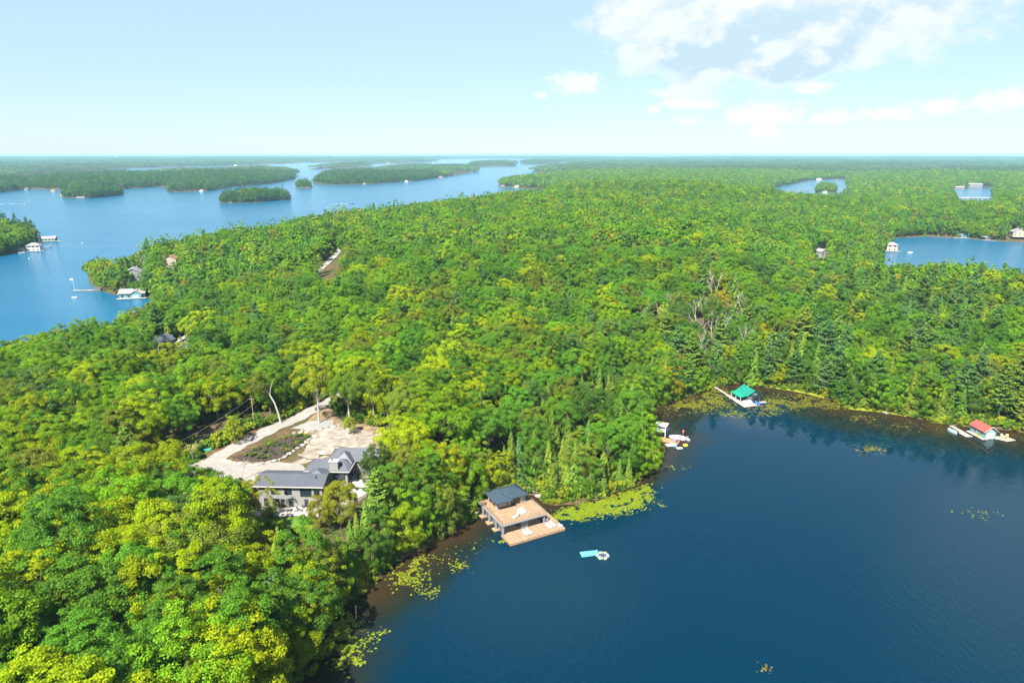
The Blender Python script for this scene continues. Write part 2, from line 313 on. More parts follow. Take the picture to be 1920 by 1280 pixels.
# the lakes share one level: one sheet of water, lake bed shining through where it is shallow
def water_material():
    m = bpy.data.materials.new('lake_water'); m.use_nodes = True; nt = m.node_tree; N = nt.nodes; L = nt.links; b = N['Principled BSDF']
    a = N.new('ShaderNodeAttribute'); a.attribute_name = 'shallow'
    g = N.new('ShaderNodeNewGeometry')
    n0 = N.new('ShaderNodeTexNoise'); n0.inputs['Scale'].default_value = .09; n0.inputs['Detail'].default_value = 5; L.new(g.outputs['Position'], n0.inputs['Vector'])
    ad = N.new('ShaderNodeMath'); ad.operation = 'MULTIPLY_ADD'; L.new(n0.outputs[0], ad.inputs[0]); ad.inputs[1].default_value = .7; ad.inputs[2].default_value = -.35
    sm = N.new('ShaderNodeMath'); sm.operation = 'ADD'; L.new(ad.outputs[0], sm.inputs[0]); L.new(a.outputs['Fac'], sm.inputs[1])
    r = N.new('ShaderNodeValToRGB'); e = r.color_ramp.elements
    e[0].position = .12; e[0].color = (.0001, .0140, .029, 1); e[1].position = .95; e[1].color = (.024, .015, .006, 1)
    x = e.new(.5); x.color = (.007, .012, .010, 1)
    L.new(sm.outputs[0], r.inputs[0])
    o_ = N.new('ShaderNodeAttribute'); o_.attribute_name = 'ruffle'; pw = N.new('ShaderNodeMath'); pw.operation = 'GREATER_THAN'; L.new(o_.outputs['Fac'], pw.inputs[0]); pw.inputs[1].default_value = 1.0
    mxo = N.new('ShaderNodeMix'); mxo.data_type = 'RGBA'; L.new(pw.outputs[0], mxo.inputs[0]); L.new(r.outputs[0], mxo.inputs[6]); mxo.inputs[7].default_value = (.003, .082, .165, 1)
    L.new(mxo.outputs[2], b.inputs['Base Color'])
    b.inputs['IOR'].default_value = 1.333; b.inputs['Specular IOR Level'].default_value = .34; rg = N.new('ShaderNodeAttribute'); rg.attribute_name = 'ruffle'; rm = N.new('ShaderNodeMath'); rm.operation = 'MULTIPLY_ADD'; L.new(rg.outputs['Fac'], rm.inputs[0]); rm.inputs[1].default_value = .09; rm.inputs[2].default_value = .02; L.new(rm.outputs[0], b.inputs['Roughness'])
    b.inputs['Specular Tint'].default_value = (.25, .70, 1, 1)
    mp = N.new('ShaderNodeMapping'); mp.inputs['Rotation'].default_value = (0, 0, R(28)); mp.inputs['Scale'].default_value = (1, .42, 1); L.new(g.outputs['Position'], mp.inputs['Vector'])
    w1 = N.new('ShaderNodeTexNoise'); w1.inputs['Scale'].default_value = 1.1; w1.inputs['Detail'].default_value = 3; w1.inputs['Roughness'].default_value = .6; L.new(mp.outputs[0], w1.inputs['Vector'])
    # calmer and rougher fields of water
    w2 = N.new('ShaderNodeTexNoise'); w2.inputs['Scale'].default_value = .012; w2.inputs['Detail'].default_value = 4
    mp2 = N.new('ShaderNodeMapping'); mp2.inputs['Rotation'].default_value = (0, 0, R(-14)); mp2.inputs['Scale'].default_value = (.22, 1.3, 1); L.new(g.outputs['Position'], mp2.inputs['Vector']); L.new(mp2.outputs[0], w2.inputs['Vector'])
    mr = N.new('ShaderNodeMapRange'); mr.inputs[1].default_value = .35; mr.inputs[2].default_value = .65; mr.inputs[3].default_value = .45; mr.inputs[4].default_value = 1.0; L.new(w2.outputs[0], mr.inputs[0])
    mu = N.new('ShaderNodeMath'); mu.operation = 'MULTIPLY'; a2 = N.new('ShaderNodeAttribute'); a2.attribute_name = 'ruffle'; L.new(mr.outputs[0], mu.inputs[0]); L.new(a2.outputs['Fac'], mu.inputs[1])
    bp = N.new('ShaderNodeBump'); bp.inputs['Distance'].default_value = .35; L.new(mu.outputs[0], bp.inputs['Strength']); L.new(w1.outputs[0], bp.inputs['Height']); L.new(bp.outputs[0], b.inputs['Normal'])
    return m
wx = axis_pts(-60000, 60000, -120, 200, 2.5, 1.05); wy = axis_pts(-260, 60000, 70, 270, 2.5, 1.05)
WX, WY = np.meshgrid(wx, wy); wme = grid_mesh('lake', WX, WY, np.zeros_like(WX))
ws = shore(WX, WY); dist_w = np.hypot(WX, WY)
innear = in_poly(WX, WY, NEAR_LAKE) | (poly_dist(WX, WY, NEAR_LAKE) < 9)
# width of the brown shallows: broad along the lower left bank and in the far bay, where dark tree reflections are painted in too; narrow elsewhere
wid = np.full(WX.shape, 5.0)
for (u, v), rad, wv in (((640, 1190), 26, 20), ((740, 1090), 22, 17), ((900, 1000), 16, 13), ((1000, 990), 14, 8), ((1290, 765), 30, 17), ((1400, 770), 30, 20), ((1500, 765), 45, 24), ((1750, 830), 45, 30), ((1900, 850), 45, 32), ((1245, 880), 20, 8)):
    c = gp(u, v); q = np.hypot(WX - c[0], WY - c[1]); wid = np.maximum(wid, wv * np.clip(2 - q / rad, 0, 1))
sh = np.clip(1 - (-ws) / wid, 0, 1) * innear
at = wme.attributes.new('shallow', 'FLOAT', 'POINT'); at.data.foreach_set('value', np.where(ws < 0, sh, 1.0 * innear).ravel().astype(np.float32))
# wind: the big lake is ruffled all over, the small lake lies calm under its far trees
cx, cy = gp(1620, 810); calm = np.exp(-(((WX - cx) / 95) ** 4 + ((WY - cy) / 34) ** 4)); cx, cy = gp(1300, 830); calm = np.maximum(calm, np.exp(-(((WX - cx) / 26) ** 2 + ((WY - cy) / 30) ** 2)))
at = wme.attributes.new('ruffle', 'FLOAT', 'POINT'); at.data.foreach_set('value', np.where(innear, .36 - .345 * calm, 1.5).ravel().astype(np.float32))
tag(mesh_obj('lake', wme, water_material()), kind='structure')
# ---------------------------------------------------------------- trees: materials and models
def leaf_material(name, transl=.3):
    m = bpy.data.materials.new(name); m.use_nodes = True; nt = m.node_tree; N = nt.nodes; L = nt.links; N.clear()
    out = N.new('ShaderNodeOutputMaterial'); a = N.new('ShaderNodeAttribute'); a.attribute_type = 'INSTANCER'; a.attribute_name = 'tint'
    v = N.new('ShaderNodeAttribute'); v.attribute_name = 'leaf_tone'
    mu = N.new('ShaderNodeMix'); mu.data_type = 'RGBA'; mu.blend_type = 'MULTIPLY'; mu.inputs[0].default_value = 1
    L.new(a.outputs['Color'], mu.inputs[6]); L.new(v.outputs['Color'], mu.inputs[7])
    d = N.new('ShaderNodeBsdfPrincipled'); d.inputs['Roughness'].default_value = .6; d.inputs['Specular IOR Level'].default_value = .1
    t = N.new('ShaderNodeBsdfTranslucent'); ms = N.new('ShaderNodeMixShader'); ms.inputs[0].default_value = transl
    hs = N.new('ShaderNodeHueSaturation'); hs.inputs['Hue'].default_value = .485; hs.inputs['Value'].default_value = 1.5; L.new(mu.outputs[2], hs.inputs['Color'])
    L.new(mu.outputs[2], d.inputs['Base Color']); L.new(hs.outputs[0], t.inputs['Color'])
    L.new(d.outputs[0], ms.inputs[1]); L.new(t.outputs[0], ms.inputs[2]); L.new(ms.outputs[0], out.inputs[0])
    return m
M_LEAF = leaf_material('leaves', .40); M_NEEDLE = leaf_material('needles', .25)
M_BARK = mat('bark', (.13, .10, .075), .9, .1, .35, 4); M_PALE = mat('pale_bark', (.30, .285, .26), .85, .1, .25, 4); M_DEAD = mat('dead_wood', (.30, .27, .24), .9, .1, .3, 3)

def cards(rng, C, Nn, size, name, tone=.22, aspect=.75):
    """leaf-clump faces: one small bent quad per centre C, facing Nn"""
    n = len(C); Nn = Nn / (np.linalg.norm(Nn, axis=1, keepdims=True) + 1e-9)
    r = rng.normal(size=(n, 3)); T = np.cross(Nn, r); T /= np.linalg.norm(T, axis=1, keepdims=True) + 1e-9; B = np.cross(Nn, T)
    s = size * rng.uniform(.65, 1.3, (n, 1)); k = rng.uniform(.75, 1.15, (n, 4, 1))
    q = np.stack([-T * s, -B * s * aspect, T * s, B * s * aspect], 1) * .62 * k
    q[:, 1] += Nn * s * -.18; q[:, 3] += Nn * s * -.18
    return (C[:, None] + q).reshape(-1, 3)
def leaf_mesh(name, rng, C, Nn, size, material, tone=.22, trunk=None, tmat=None):
    V = cards(rng, C, Nn, size, name); n = len(C); F = np.arange(4 * n).reshape(-1, 4)
    nt = 0
    if trunk is not None:
        tv = np.array(trunk.v); tf = np.array([f for f in trunk.f if len(f) == 4])
        F = np.vstack([F, tf + len(V)]); V = np.vstack([V, tv]); nt = len(tf)
    me = np_mesh(name, V, F); me.materials.append(material)
    if nt:
        me.materials.append(tmat); mi = np.zeros(n + nt, np.int32); mi[n:] = 1; me.polygons.foreach_set('material_index', mi)
    c = np.ones((n + nt, 4), np.float32); t = 1 + rng.uniform(-tone, tone, n); c[:n, 0] = t * rng.uniform(.9, 1.1, n); c[:n, 1] = t; c[:n, 2] = t * rng.uniform(.8, 1.1, n)
    at = me.attributes.new('leaf_tone', 'FLOAT_COLOR', 'FACE'); at.data.foreach_set('color', c.ravel())
    return me
def unit(rng, n): v = rng.normal(size=(n, 3)); return v / np.linalg.norm(v, axis=1, keepdims=True)
def broadleaf(seed, lod):
    """(crown mesh, trunk builder) of a round-headed tree about 16 m tall and 11 m wide"""
    rng = np.random.default_rng(seed)
    ncl, per, size = ((100, 165, .235), (56, 28, .74), (34, 8, 1.5))[lod]
    rx, ry, hz = rng.uniform(4.4, 5.6), rng.uniform(4.4, 5.6), rng.uniform(4.6, 5.9) + (1.6 if seed % 2 else 0); zc = 16.2 - hz
    if seed >= 180: hz = 7.4; zc = 8.3                       # bank trees are clothed to the ground
    elif seed % 3 == 0: rx *= .82; ry *= .82; hz *= 1.12; zc = 16.4 - hz     # upright oval heads
    elif seed % 3 == 1: rx *= 1.08; ry *= 1.04; hz *= .9; zc = 15.6 - hz      # broad heads
    lob = [(unit(rng, 1)[0], rng.uniform(.15, .5)) for _ in range(7)]
    D = unit(rng, ncl * 4); D = D[D[:, 2] > (-.96 if seed >= 180 else -.75 if seed % 2 else -.5)][:ncl]
    rad = rng.uniform(.72, 1.0, len(D)); inner = rng.random(len(D)) < .22; rad[inner] *= .62
    for l, a in lob: rad *= 1 + a * np.clip(D @ l, -.4, 1) ** 3
    C = D * rad[:, None] * np.array([rx, ry, hz]) * .84 + np.array([0, 0, zc])
    cr = rng.uniform(.8, 1.55, len(D))
    pts = []; nr = []
    for c, r, d in zip(C, cr, D):
        n = unit(rng, per) + d * .75 + np.array([0, 0, .45]); n /= np.linalg.norm(n, axis=1, keepdims=True)
        pts.append(c + n * r * rng.uniform(.55, 1.05, (per, 1)) * np.array([1, 1, .88])); nr.append(n + unit(rng, per) * .8)
    # sparse inside of the crown
    k = (420, 60, 12)[lod]; q = unit(rng, k) * rng.uniform(.1, .72, (k, 1)) ** .5 * np.array([rx, ry, hz]) * .8 + np.array([0, 0, zc - .3]); pts.append(q); nr.append(unit(rng, k) + np.array([0, 0, .5]))
    t = MB(); h = zc + hz * .35; b = rng.uniform(-.5, .5, 2)
    t.tube([(0, 0, -.6), (b[0] * .3, b[1] * .3, 3), (b[0], b[1], h * .7), (b[0] * 1.3, b[1] * 1.3, h)], [.34, .27, .19, .06], (8, 5, 4)[lod])
    if lod < 2:
        for d in D[:(14, 6)[lod]]:
            e = d * np.array([rx, ry, hz]) * .7 + np.array([0, 0, zc]); z0 = rng.uniform(.42, .8) * h
            t.tube([(b[0] * z0 / h, b[1] * z0 / h, z0), tuple((np.array([b[0], b[1], z0]) * .45 + e * .55) + np.array([0, 0, -.4])), tuple(e)], [.13, .09, .03], 5 if lod == 0 else 3)
    return rng, np.vstack(pts), np.vstack(nr), size, t
def pine(seed, lod):
    """tall open conifer with flat tiers of upswept boughs, about 21 m"""
    rng = np.random.default_rng(seed); H = 21.0
    wh, nb, per, size = ((19, 6, 26, .50), (14, 5, 8, .95), (9, 4, 3, 1.7))[lod]
    t = MB(); t.tube([(0, 0, -.6), (.1, 0, H * .5), (0, .1, H - .4)], [.30, .19, .03], (7, 5, 4)[lod]); pts = []; nr = []
    for i in range(wh):
        f = (i + rng.uniform(0, .6)) / wh; z = 4.2 + (H - 4.6) * f
        for k in range(nb):
            Lb = (5.2 * (1 - f ** 1.4) + .7) * rng.uniform(.5, 1.15) * (.75 if f < .12 else 1); a = rng.uniform(0, 2 * math.pi)
            d = np.array([math.cos(a), math.sin(a), 0]); s = np.array([-d[1], d[0], 0]); up = rng.uniform(.05, .32) + .35 * f
            u = rng.uniform(.28, 1.0, (per, 1)); w = rng.normal(size=(per, 1)) * .17 * Lb * (1.15 - u * .6)
            p = d * u * Lb + s * w + np.array([0, 0, 1]) * (z + up * Lb * u ** 1.6 + rng.normal(size=(per, 1)) * .13); pts.append(p)
            nr.append(np.array([0, 0, 1.]) + d * .35 + unit(rng, per) * .55)
            if lod == 0: t.tube([(0, 0, z), tuple(d * Lb * .55 + np.array([0, 0, z + up * Lb * .3])), tuple(d * Lb * .92 + np.array([0, 0, z + up * Lb * .85]))], [.06, .04, .015], 3)
    k = (40, 10, 3)[lod]; pts.append(np.stack([rng.normal(size=k) * .35, rng.normal(size=k) * .35, rng.uniform(H - 2.6, H + .1, k)], 1)); nr.append(unit(rng, k) + np.array([0, 0, .8]))
    return rng, np.vstack(pts), np.vstack(nr), size, t
def cedar(seed, lod):
    """dense conical cedar or hemlock clothed to the ground, about 15 m"""
    rng = np.random.default_rng(seed); H = 15.0; nb, per, size = ((190, 30, .36), (80, 12, .78), (34, 6, 1.45))[lod]; pts = []; nr = []
    for i in range(nb):
        f = ((i + rng.random()) / nb) ** 1.35; a = i * 2.4 + rng.uniform(-.6, .6); z = 1.0 + (H - 1.2) * f
        Lb = (3.1 * (1 - f) ** .85 + .15) * rng.uniform(.62, 1.12) * (1 + .18 * math.sin(a * 2 + seed)); d = np.array([math.cos(a), math.sin(a), 0]); sd = np.array([-d[1], d[0], 0])
        u = rng.uniform(.35, 1.02, (per, 1)); w = rng.normal(size=(per, 1)) * .3 * (1.2 - u * .7) * max(Lb * .5, .35)
        pts.append(d * u * Lb + sd * w + np.array([0, 0, 1.]) * (z - Lb * (.10 * u + .26 * u * u) + rng.normal(size=(per, 1)) * .14)); nr.append(d * .8 + np.array([0, 0, .9]) + unit(rng, per) * .7)
    k = (30, 8, 3)[lod]; pts.append(np.stack([rng.normal(size=k) * .12, rng.normal(size=k) * .12, rng.uniform(H - 1.4, H + .3, k)], 1)); nr.append(unit(rng, k) + np.array([0, 0, .6]))
    t = MB(); t.tube([(0, 0, -.6), (0, 0, H * .6), (0, 0, H - .6)], [.22, .12, .02], (7, 5, 4)[lod])
    return rng, np.vstack(pts), np.vstack(nr), size, t
def shrub(seed, lod=0):
    rng = np.random.default_rng(seed); C = unit(rng, 14) * rng.uniform(.4, 1, (14, 1)) * np.array([1.1, 1.1, .7]) + np.array([0, 0, .9]); pts = []; nr = []
    for c in C:
        n = unit(rng, 26) + np.array([0, 0, .5]); n /= np.linalg.norm(n, axis=1, keepdims=True); pts.append(c + n * .55 * rng.uniform(.5, 1, (26, 1))); nr.append(n + unit(rng, 26) * .5)
    t = MB()
    for k in range(4):
        t.tube([(0, 0, -.3), tuple(C[k] * .8)], [.05, .015], 3)
    return rng, np.vstack(pts), np.vstack(nr), .34, t
def bare_tree(seed, H=11.0, lean=0.0):
    """leafless grey tree: forking limbs that taper"""
    rng = random.Random(seed); t = MB()
    def grow(p, d, L, r, depth):
        mid = p + d * L * .5 + Vector((rng.uniform(-1, 1), rng.uniform(-1, 1), rng.uniform(-.3, .6))) * L * .07; q = p + d * L
        t.tube([p, mid, q], [r, r * .82, r * .62], 6 if depth < 2 else 4 if depth < 3 else 3)
        if depth >= 4 or L < .5: return
        for k in range(2 if depth < 1 else 3):
            nd = (d + Vector((rng.uniform(-1, 1), rng.uniform(-1, 1), rng.uniform(-.25, .7))) * .72).normalized()
            grow(q if k < 2 else p + d * L * .65, nd, L * rng.uniform(.5, .78), r * .58, depth + 1)
    grow(Vector((0, 0, -.5)), Vector((lean, 0, 1)).normalized(), H * .42, H * .017, 0)
    return t
NV = 10
def lib(name, fn, n, lod, material, tmat, seed0, joined):
    """a set of variants: crown mesh and trunk mesh, or both in one"""
    res = []
    for i in range(n):
        rng, p, nr, size, t = fn(seed0 + i, lod)
        if joined: res.append(leaf_mesh(name, rng, p, nr, size, material, trunk=t, tmat=tmat))
        else: res.append((leaf_mesh(name + '_crown', rng, p, nr, size, material), t.mesh(name + '_trunk')))
    return res
BL0 = lib('broadleaf', broadleaf, NV, 0, M_LEAF, M_BARK, 100, False)
BL0 += lib('broadleaf_bank', broadleaf, 4, 0, M_LEAF, M_BARK, 180, False)
PI0 = lib('pine', pine, 4, 0, M_NEEDLE, M_BARK, 200, False)
CE0 = lib('cedar', cedar, 4, 0, M_NEEDLE, M_BARK, 300, False)
for lst in (BL0, PI0, CE0):
    for c, t in lst: t.materials.append(M_BARK)
JOINED = {'broadleaf0': lib('broadleaf_near', broadleaf, 6, 0, M_LEAF, M_BARK, 102, True) + lib('broadleaf_bank_near', broadleaf, 4, 0, M_LEAF, M_BARK, 180, True), 'broadleaf1': lib('broadleaf_mid', broadleaf, 8, 1, M_LEAF, M_BARK, 120, True), 'broadleaf2': lib('broadleaf_far', broadleaf, 5, 2, M_LEAF, M_BARK, 140, True),
          'pine0': lib('pine_near', pine, 3, 0, M_NEEDLE, M_BARK, 200, True), 'pine1': lib('pine_mid', pine, 4, 1, M_NEEDLE, M_BARK, 220, True), 'pine2': lib('pine_far', pine, 3, 2, M_NEEDLE, M_BARK, 240, True),
          'cedar0': lib('cedar_near', cedar, 3, 0, M_NEEDLE, M_BARK, 300, True), 'cedar1': lib('cedar_mid', cedar, 3, 1, M_NEEDLE, M_BARK, 320, True), 'cedar2': lib('cedar_far', cedar, 2, 2, M_NEEDLE, M_BARK, 340, True)}
def grove(seed):
    """60 m of far-off canopy: some fifty small crowns"""
    rng = np.random.default_rng(seed); pts = []; nr = []; tone = []
    for i in range(7):
        for j in range(7):
            c = np.array([(i - 3 + rng.uniform(-.4, .4)) * 8.6, (j - 3 + rng.uniform(-.4, .4)) * 8.6, rng.uniform(7.5, 12.5)]); k = 16; con = rng.random() < .3
            n = unit(rng, k); n[:, 2] = np.abs(n[:, 2]) * 1.2 - .25; s = np.array([2.4, 2.4, 6.5]) if con else np.array([4.6, 4.6, 4.6])
            pts.append(c + n * s * rng.uniform(.75, 1, (k, 1))); nr.append(n + np.array([0, 0, .3]) + unit(rng, k) * .3); tone.append(np.full(k, (.6 if con else 1) * rng.uniform(.7, 1.35)))
    me = leaf_mesh('grove', rng, np.vstack(pts), np.vstack(nr), 3.2, M_LEAF, trunk=None)
    tone = np.concatenate(tone); c = np.ones((len(tone), 4), np.float32); c[:, :3] = tone[:, None]; me.attributes['leaf_tone'].data.foreach_set('color', c.ravel())
    return me
GROVES = [grove(500 + i) for i in range(6)]

# ---------------------------------------------------------------- where trees may not stand, and views they may not block
DRIVE = [(-100, 160.5), (-92, 164.5), (-84, 169.5), (-79.5, 177), (-75, 184.5), (-69.5, 193), (-64.5, 200), (-60.5, 207), (-57, 216)]
ROAD = [gp(540, 548, 12), gp(572, 535, 12), gp(598, 519, 12), gp(622, 502, 12), gp(640, 487, 12), gp(652, 472, 12), gp(668, 458, 12), gp(690, 445, 12)]
KEEP = [np.array(q, float) for q in (
    [(-66, 147), (-33, 147), (-32, 173), (-55, 173), (-66, 160)],
    [(-90, 160), (-66, 158), (-54, 160), (-38, 172), (-36, 186), (-52, 196), (-60, 208), (-70, 192), (-82, 178)],
    [(-3, 141), (15, 150), (7, 169), (-11, 164)], [(81, 233), (96, 235), (96, 250), (80, 258)], [(150, 203), (165, 203), (164, 216), (151, 217)], [(45, 200), (60, 200), (58, 213), (46, 214)])]
VIEW = [(np.array(q, float), d) for q, d in (
    ([(903, 935), (930, 905), (998, 905), (1064, 985), (1062, 1002), (955, 1030), (905, 985)], 185), ([(378, 870), (450, 820), (590, 768), (622, 774), (640, 800), (694, 828), (688, 850), (655, 880), (604, 905), (598, 953), (506, 957), (512, 905), (470, 884), (440, 888)], 225),
    ([(1352, 722), (1425, 722), (1430, 766), (1360, 768)], 275), ([(1814, 786), (1900, 786), (1902, 830), (1814, 825)], 240), ([(1238, 787), (1300, 787), (1300, 845), (1245, 842)], 230),
    ([(232, 538), (290, 538), (290, 562), (140, 560), (136, 525), (180, 525)], 500), ([(244, 502), (266, 502), (264, 518), (246, 518)], 520), ([(598, 520), (606, 510), (634, 484), (643, 482), (626, 502)], 520),
    ([(292, 642), (304, 642), (304, 650), (292, 650)], 330), ([(344, 643), (356, 643), (356, 649), (344, 649)], 330), ([(0, 440), (105, 440), (105, 476), (0, 484)], 720),
    ([(1652, 444), (1690, 452), (1690, 482), (1660, 490)], 640), ([(1528, 464), (1552, 464), (1550, 478), (1530, 478)], 640), ([(938, 338), (1020, 338), (1020, 356), (938, 356)], 1700), ([(1895, 422), (1920, 422), (1920, 446), (1895, 446)], 800),
    ([(320, 484), (326, 484), (326, 496), (320, 496)], 560), ([(1525, 352), (1560, 356), (1560, 362), (1525, 362)], 1580), ([(1795, 335), (1862, 335), (1862, 372), (1795, 372)], 2100),
    ([(340, 838), (400, 800), (478, 752), (482, 798), (440, 822), (385, 862)], 214), ([(500, 705), (535, 705), (535, 792), (515, 792)], 210))]
def seg_dist(x, y, line):
    d = np.full(x.shape, 1e9)
    for (ax, ay), (bx, by) in zip(line[:-1], line[1:]):
        ex, ey = bx - ax, by - ay; t = np.clip(((x - ax) * ex + (y - ay) * ey) / (ex * ex + ey * ey), 0, 1); d = np.minimum(d, np.hypot(x - ax - t * ex, y - ay - t * ey))
    return d
def jitter(x0, x1, y0, y1, step, rng):
    a, b = np.meshgrid(np.arange(x0, x1, step), np.arange(y0, y1, step)); a = a.ravel(); b = b.ravel()
    a = a + (np.round(b / step).astype(int) % 2) * step * .5
    return a + rng.uniform(-.36, .36, a.size) * step, b + rng.uniform(-.36, .36, b.size) * step
rng = np.random.default_rng(11)
TX, TY = jitter(-2500, 2600, 55, 3000, 6.3, rng)
bx_, by_ = jitter(-1500, 1500, 55, 1700, 4.1, rng)            # banks are lined more closely
bs_ = shore(bx_, by_); q_ = (bs_ > 1.0) & (bs_ < 8.5); TX = np.concatenate([TX, bx_[q_]]); TY = np.concatenate([TY, by_[q_]])
ok = (np.abs(TX) < TY * .92 + 45) & (np.hypot(TX, TY) < 3000) & (np.hypot(TX, TY) > 62); TX, TY = TX[ok], TY[ok]
TS = shore(TX, TY); ok = TS > 1.0
for q in KEEP: ok &= ~(in_poly(TX, TY, q) | (poly_dist(TX, TY, q) < 3.0))
ok &= (seg_dist(TX, TY, DRIVE) > 5.0) & (seg_dist(TX, TY, ROAD) > 4.6)
TX, TY, TS = TX[ok], TY[ok], TS[ok]; TD = np.hypot(TX, TY); n = len(TX)
TZZ = TZ(TX, TY)
# conifers: pines over the bay on the right and on the far islands, cedars along the banks
pc = .05 + .14 * (vnoise(TX / 60, TY / 60, 21) > .66)
pc = np.where(TS < 13, .3, pc)
pu, pv, pd = proj(TX, TY, TZZ + 9)
pc = np.where((pu > 1240) & (pv > 560) & (TD < 420), .20 + .30 * (TS < 30), pc); pc = np.where((pu > 1000) & (pu < 1260) & (pv > 690), .6, pc); pc = np.where((pu > 620) & (pu < 1000) & (pv > 820) & (pv < 990), .5, pc)
pc = np.where((pu > 1560) & (pv > 470) & (pv < 600), .45, pc)
pc = np.where((TD > 900) & (TX < -.1 * TY), .6, pc)
con = rng.random(n) < pc
pc2 = np.where((pu < 1260) & (TD < 300), .2, .62)
KIND = np.where(~con, 0, np.where(rng.random(n) < pc2, 1, 2))          # 0 broadleaf, 1 pine, 2 cedar
near_cedar = (pu > 1000) & (pu < 1260) & (pv > 690); KIND = np.where(con & near_cedar, 2, KIND)
SCL = np.where(KIND == 0, rng.uniform(.66, 1.0, n), np.where(KIND == 1, rng.uniform(.52, .92, n), rng.uniform(.52, 1.0, n)))
SCL *= np.where(TS < 5, rng.uniform(.62, .95, n), 1.0); SCL *= 1 + .22 * (vnoise(TX / 30, TY / 30, 61) - .5); SCL *= np.where((KIND == 1) & (TD > 600), rng.uniform(.75, 1.25, n), 1); SCL *= np.where((KIND > 0) & (pu > 1240) & (TD < 420), 1.28, 1); SCL *= np.where((KIND == 0) & (TD < 190), 1 + .3 * np.clip((190 - TD) / 60, 0, 1), 1)
HGT = SCL * np.where(KIND == 0, 16.0, np.where(KIND == 1, 21.0, 15.0)); RAD = SCL * np.where(KIND == 0, 5.3, np.where(KIND == 1, 3.6, 2.6))
block = np.zeros(n, bool)
for qi, (q, dep) in enumerate(VIEW):
    if qi > 4: cq = gp(q[:, 0].mean(), q[:, 1].max(), 2 if qi in (7, 8, 9, 12, 15) else 0); dep = min(dep, float(proj(cq[0], cq[1], 0)[2]) + 3)
    for fz in (.35, .65, .97):
        u, v, d = proj(TX, TY, TZZ + HGT * fz); rp = RAD * FPX / d * (.85 if fz < .9 else .45)
        c0, c1 = q.min(0), q.max(0); cand = (u > c0[0] - rp) & (u < c1[0] + rp) & (v > c0[1] - rp) & (v < c1[1] + rp) & (d < dep); idx = np.where(cand)[0]
        if len(idx): block[idx] |= in_poly(u[idx], v[idx], q) | (poly_dist(u[idx], v[idx], q) < rp[idx])
keep = ~block
# a thinned stand of grey dead trees in the wet hollow, and gaps here and there
dead_zone = ((pu - 1345) / 60) ** 2 + ((pv - 580) / 55) ** 2 < 1; dead_zone |= ((pu - 1215) / 40) ** 2 + ((pv - 570) / 30) ** 2 < 1
keep &= ~(dead_zone & (rng.random(n) < .62) & (TD < 600))
keep &= rng.random(n) > .03
TX, TY, TS, TD, TZZ, KIND, SCL, HGT, RAD, pu, pv = [a[keep] for a in (TX, TY, TS, TD, TZZ, KIND, SCL, HGT, RAD, pu, pv)]; n = len(TX)
# leaf colours: name, linear base colour
BCOL = [('yellow-green', (.225, .295, .004)), ('lime green', (.130, .245, .008)), ('fresh green', (.082, .195, .014)), ('deep green', (.064, .145, .014)), ('blue-green', (.080, .170, .032)), ('olive green', (.145, .185, .020)), ('golden yellow', (.29, .27, .008)), ('rusty orange', (.22, .165, .016))]
CCOL = [('blue-green', (.080, .170, .046)), ('mid green', (.105, .190, .022)), ('dark green', (.058, .130, .028)), ('light olive', (.145, .205, .022))]
zone = vnoise(TX / 38, TY / 38, 31); warm = np.clip(1.0 - (TD - 110) / 260, 0, 1) * (TX < 20)
CI = np.zeros(n, int); r = rng.random(n)
zn2 = vnoise(TX / 70, TY / 70, 32)
wts = np.stack([.05 + .42 * warm + .14 * np.clip((zone - .6) * 4, 0, 1), .30 + .1 * warm + .25 * np.clip((zn2 - .5) * 4, 0, 1), .34 - .08 * warm + .2 * np.clip((.5 - zn2) * 4, 0, 1), (.10 - .05 * warm) + .20 * np.clip((.4 - zone) * 5, 0, 1), .09 - .05 * warm, .07 + .05 * np.clip((zn2 - .6) * 5, 0, 1), np.full(n, .006), np.full(n, .001)], 1); wts /= wts.sum(1, keepdims=True)
wts[:, 3] += .3 * ((TD > 900) & (TX < -.1 * TY)); wts /= wts.sum(1, keepdims=True)
CI = (r[:, None] > np.cumsum(wts, 1)).sum(1).clip(0, 7)
cw = np.array([.34, .32, .2, .14]); cw2 = np.array([.05, .42, .08, .45])
CC = np.where(KIND == 2, (r[:, None] > np.cumsum(cw2)).sum(1).clip(0, 3), (r[:, None] > np.cumsum(cw)).sum(1).clip(0, 3))
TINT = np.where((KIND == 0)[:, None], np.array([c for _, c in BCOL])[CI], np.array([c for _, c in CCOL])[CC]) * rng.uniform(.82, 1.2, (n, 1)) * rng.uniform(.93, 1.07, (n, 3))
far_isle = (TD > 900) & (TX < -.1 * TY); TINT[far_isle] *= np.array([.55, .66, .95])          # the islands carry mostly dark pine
ROT = rng.uniform(0, 2 * math.pi, n)
SXY = SCL * rng.uniform(.95, 1.2, n)

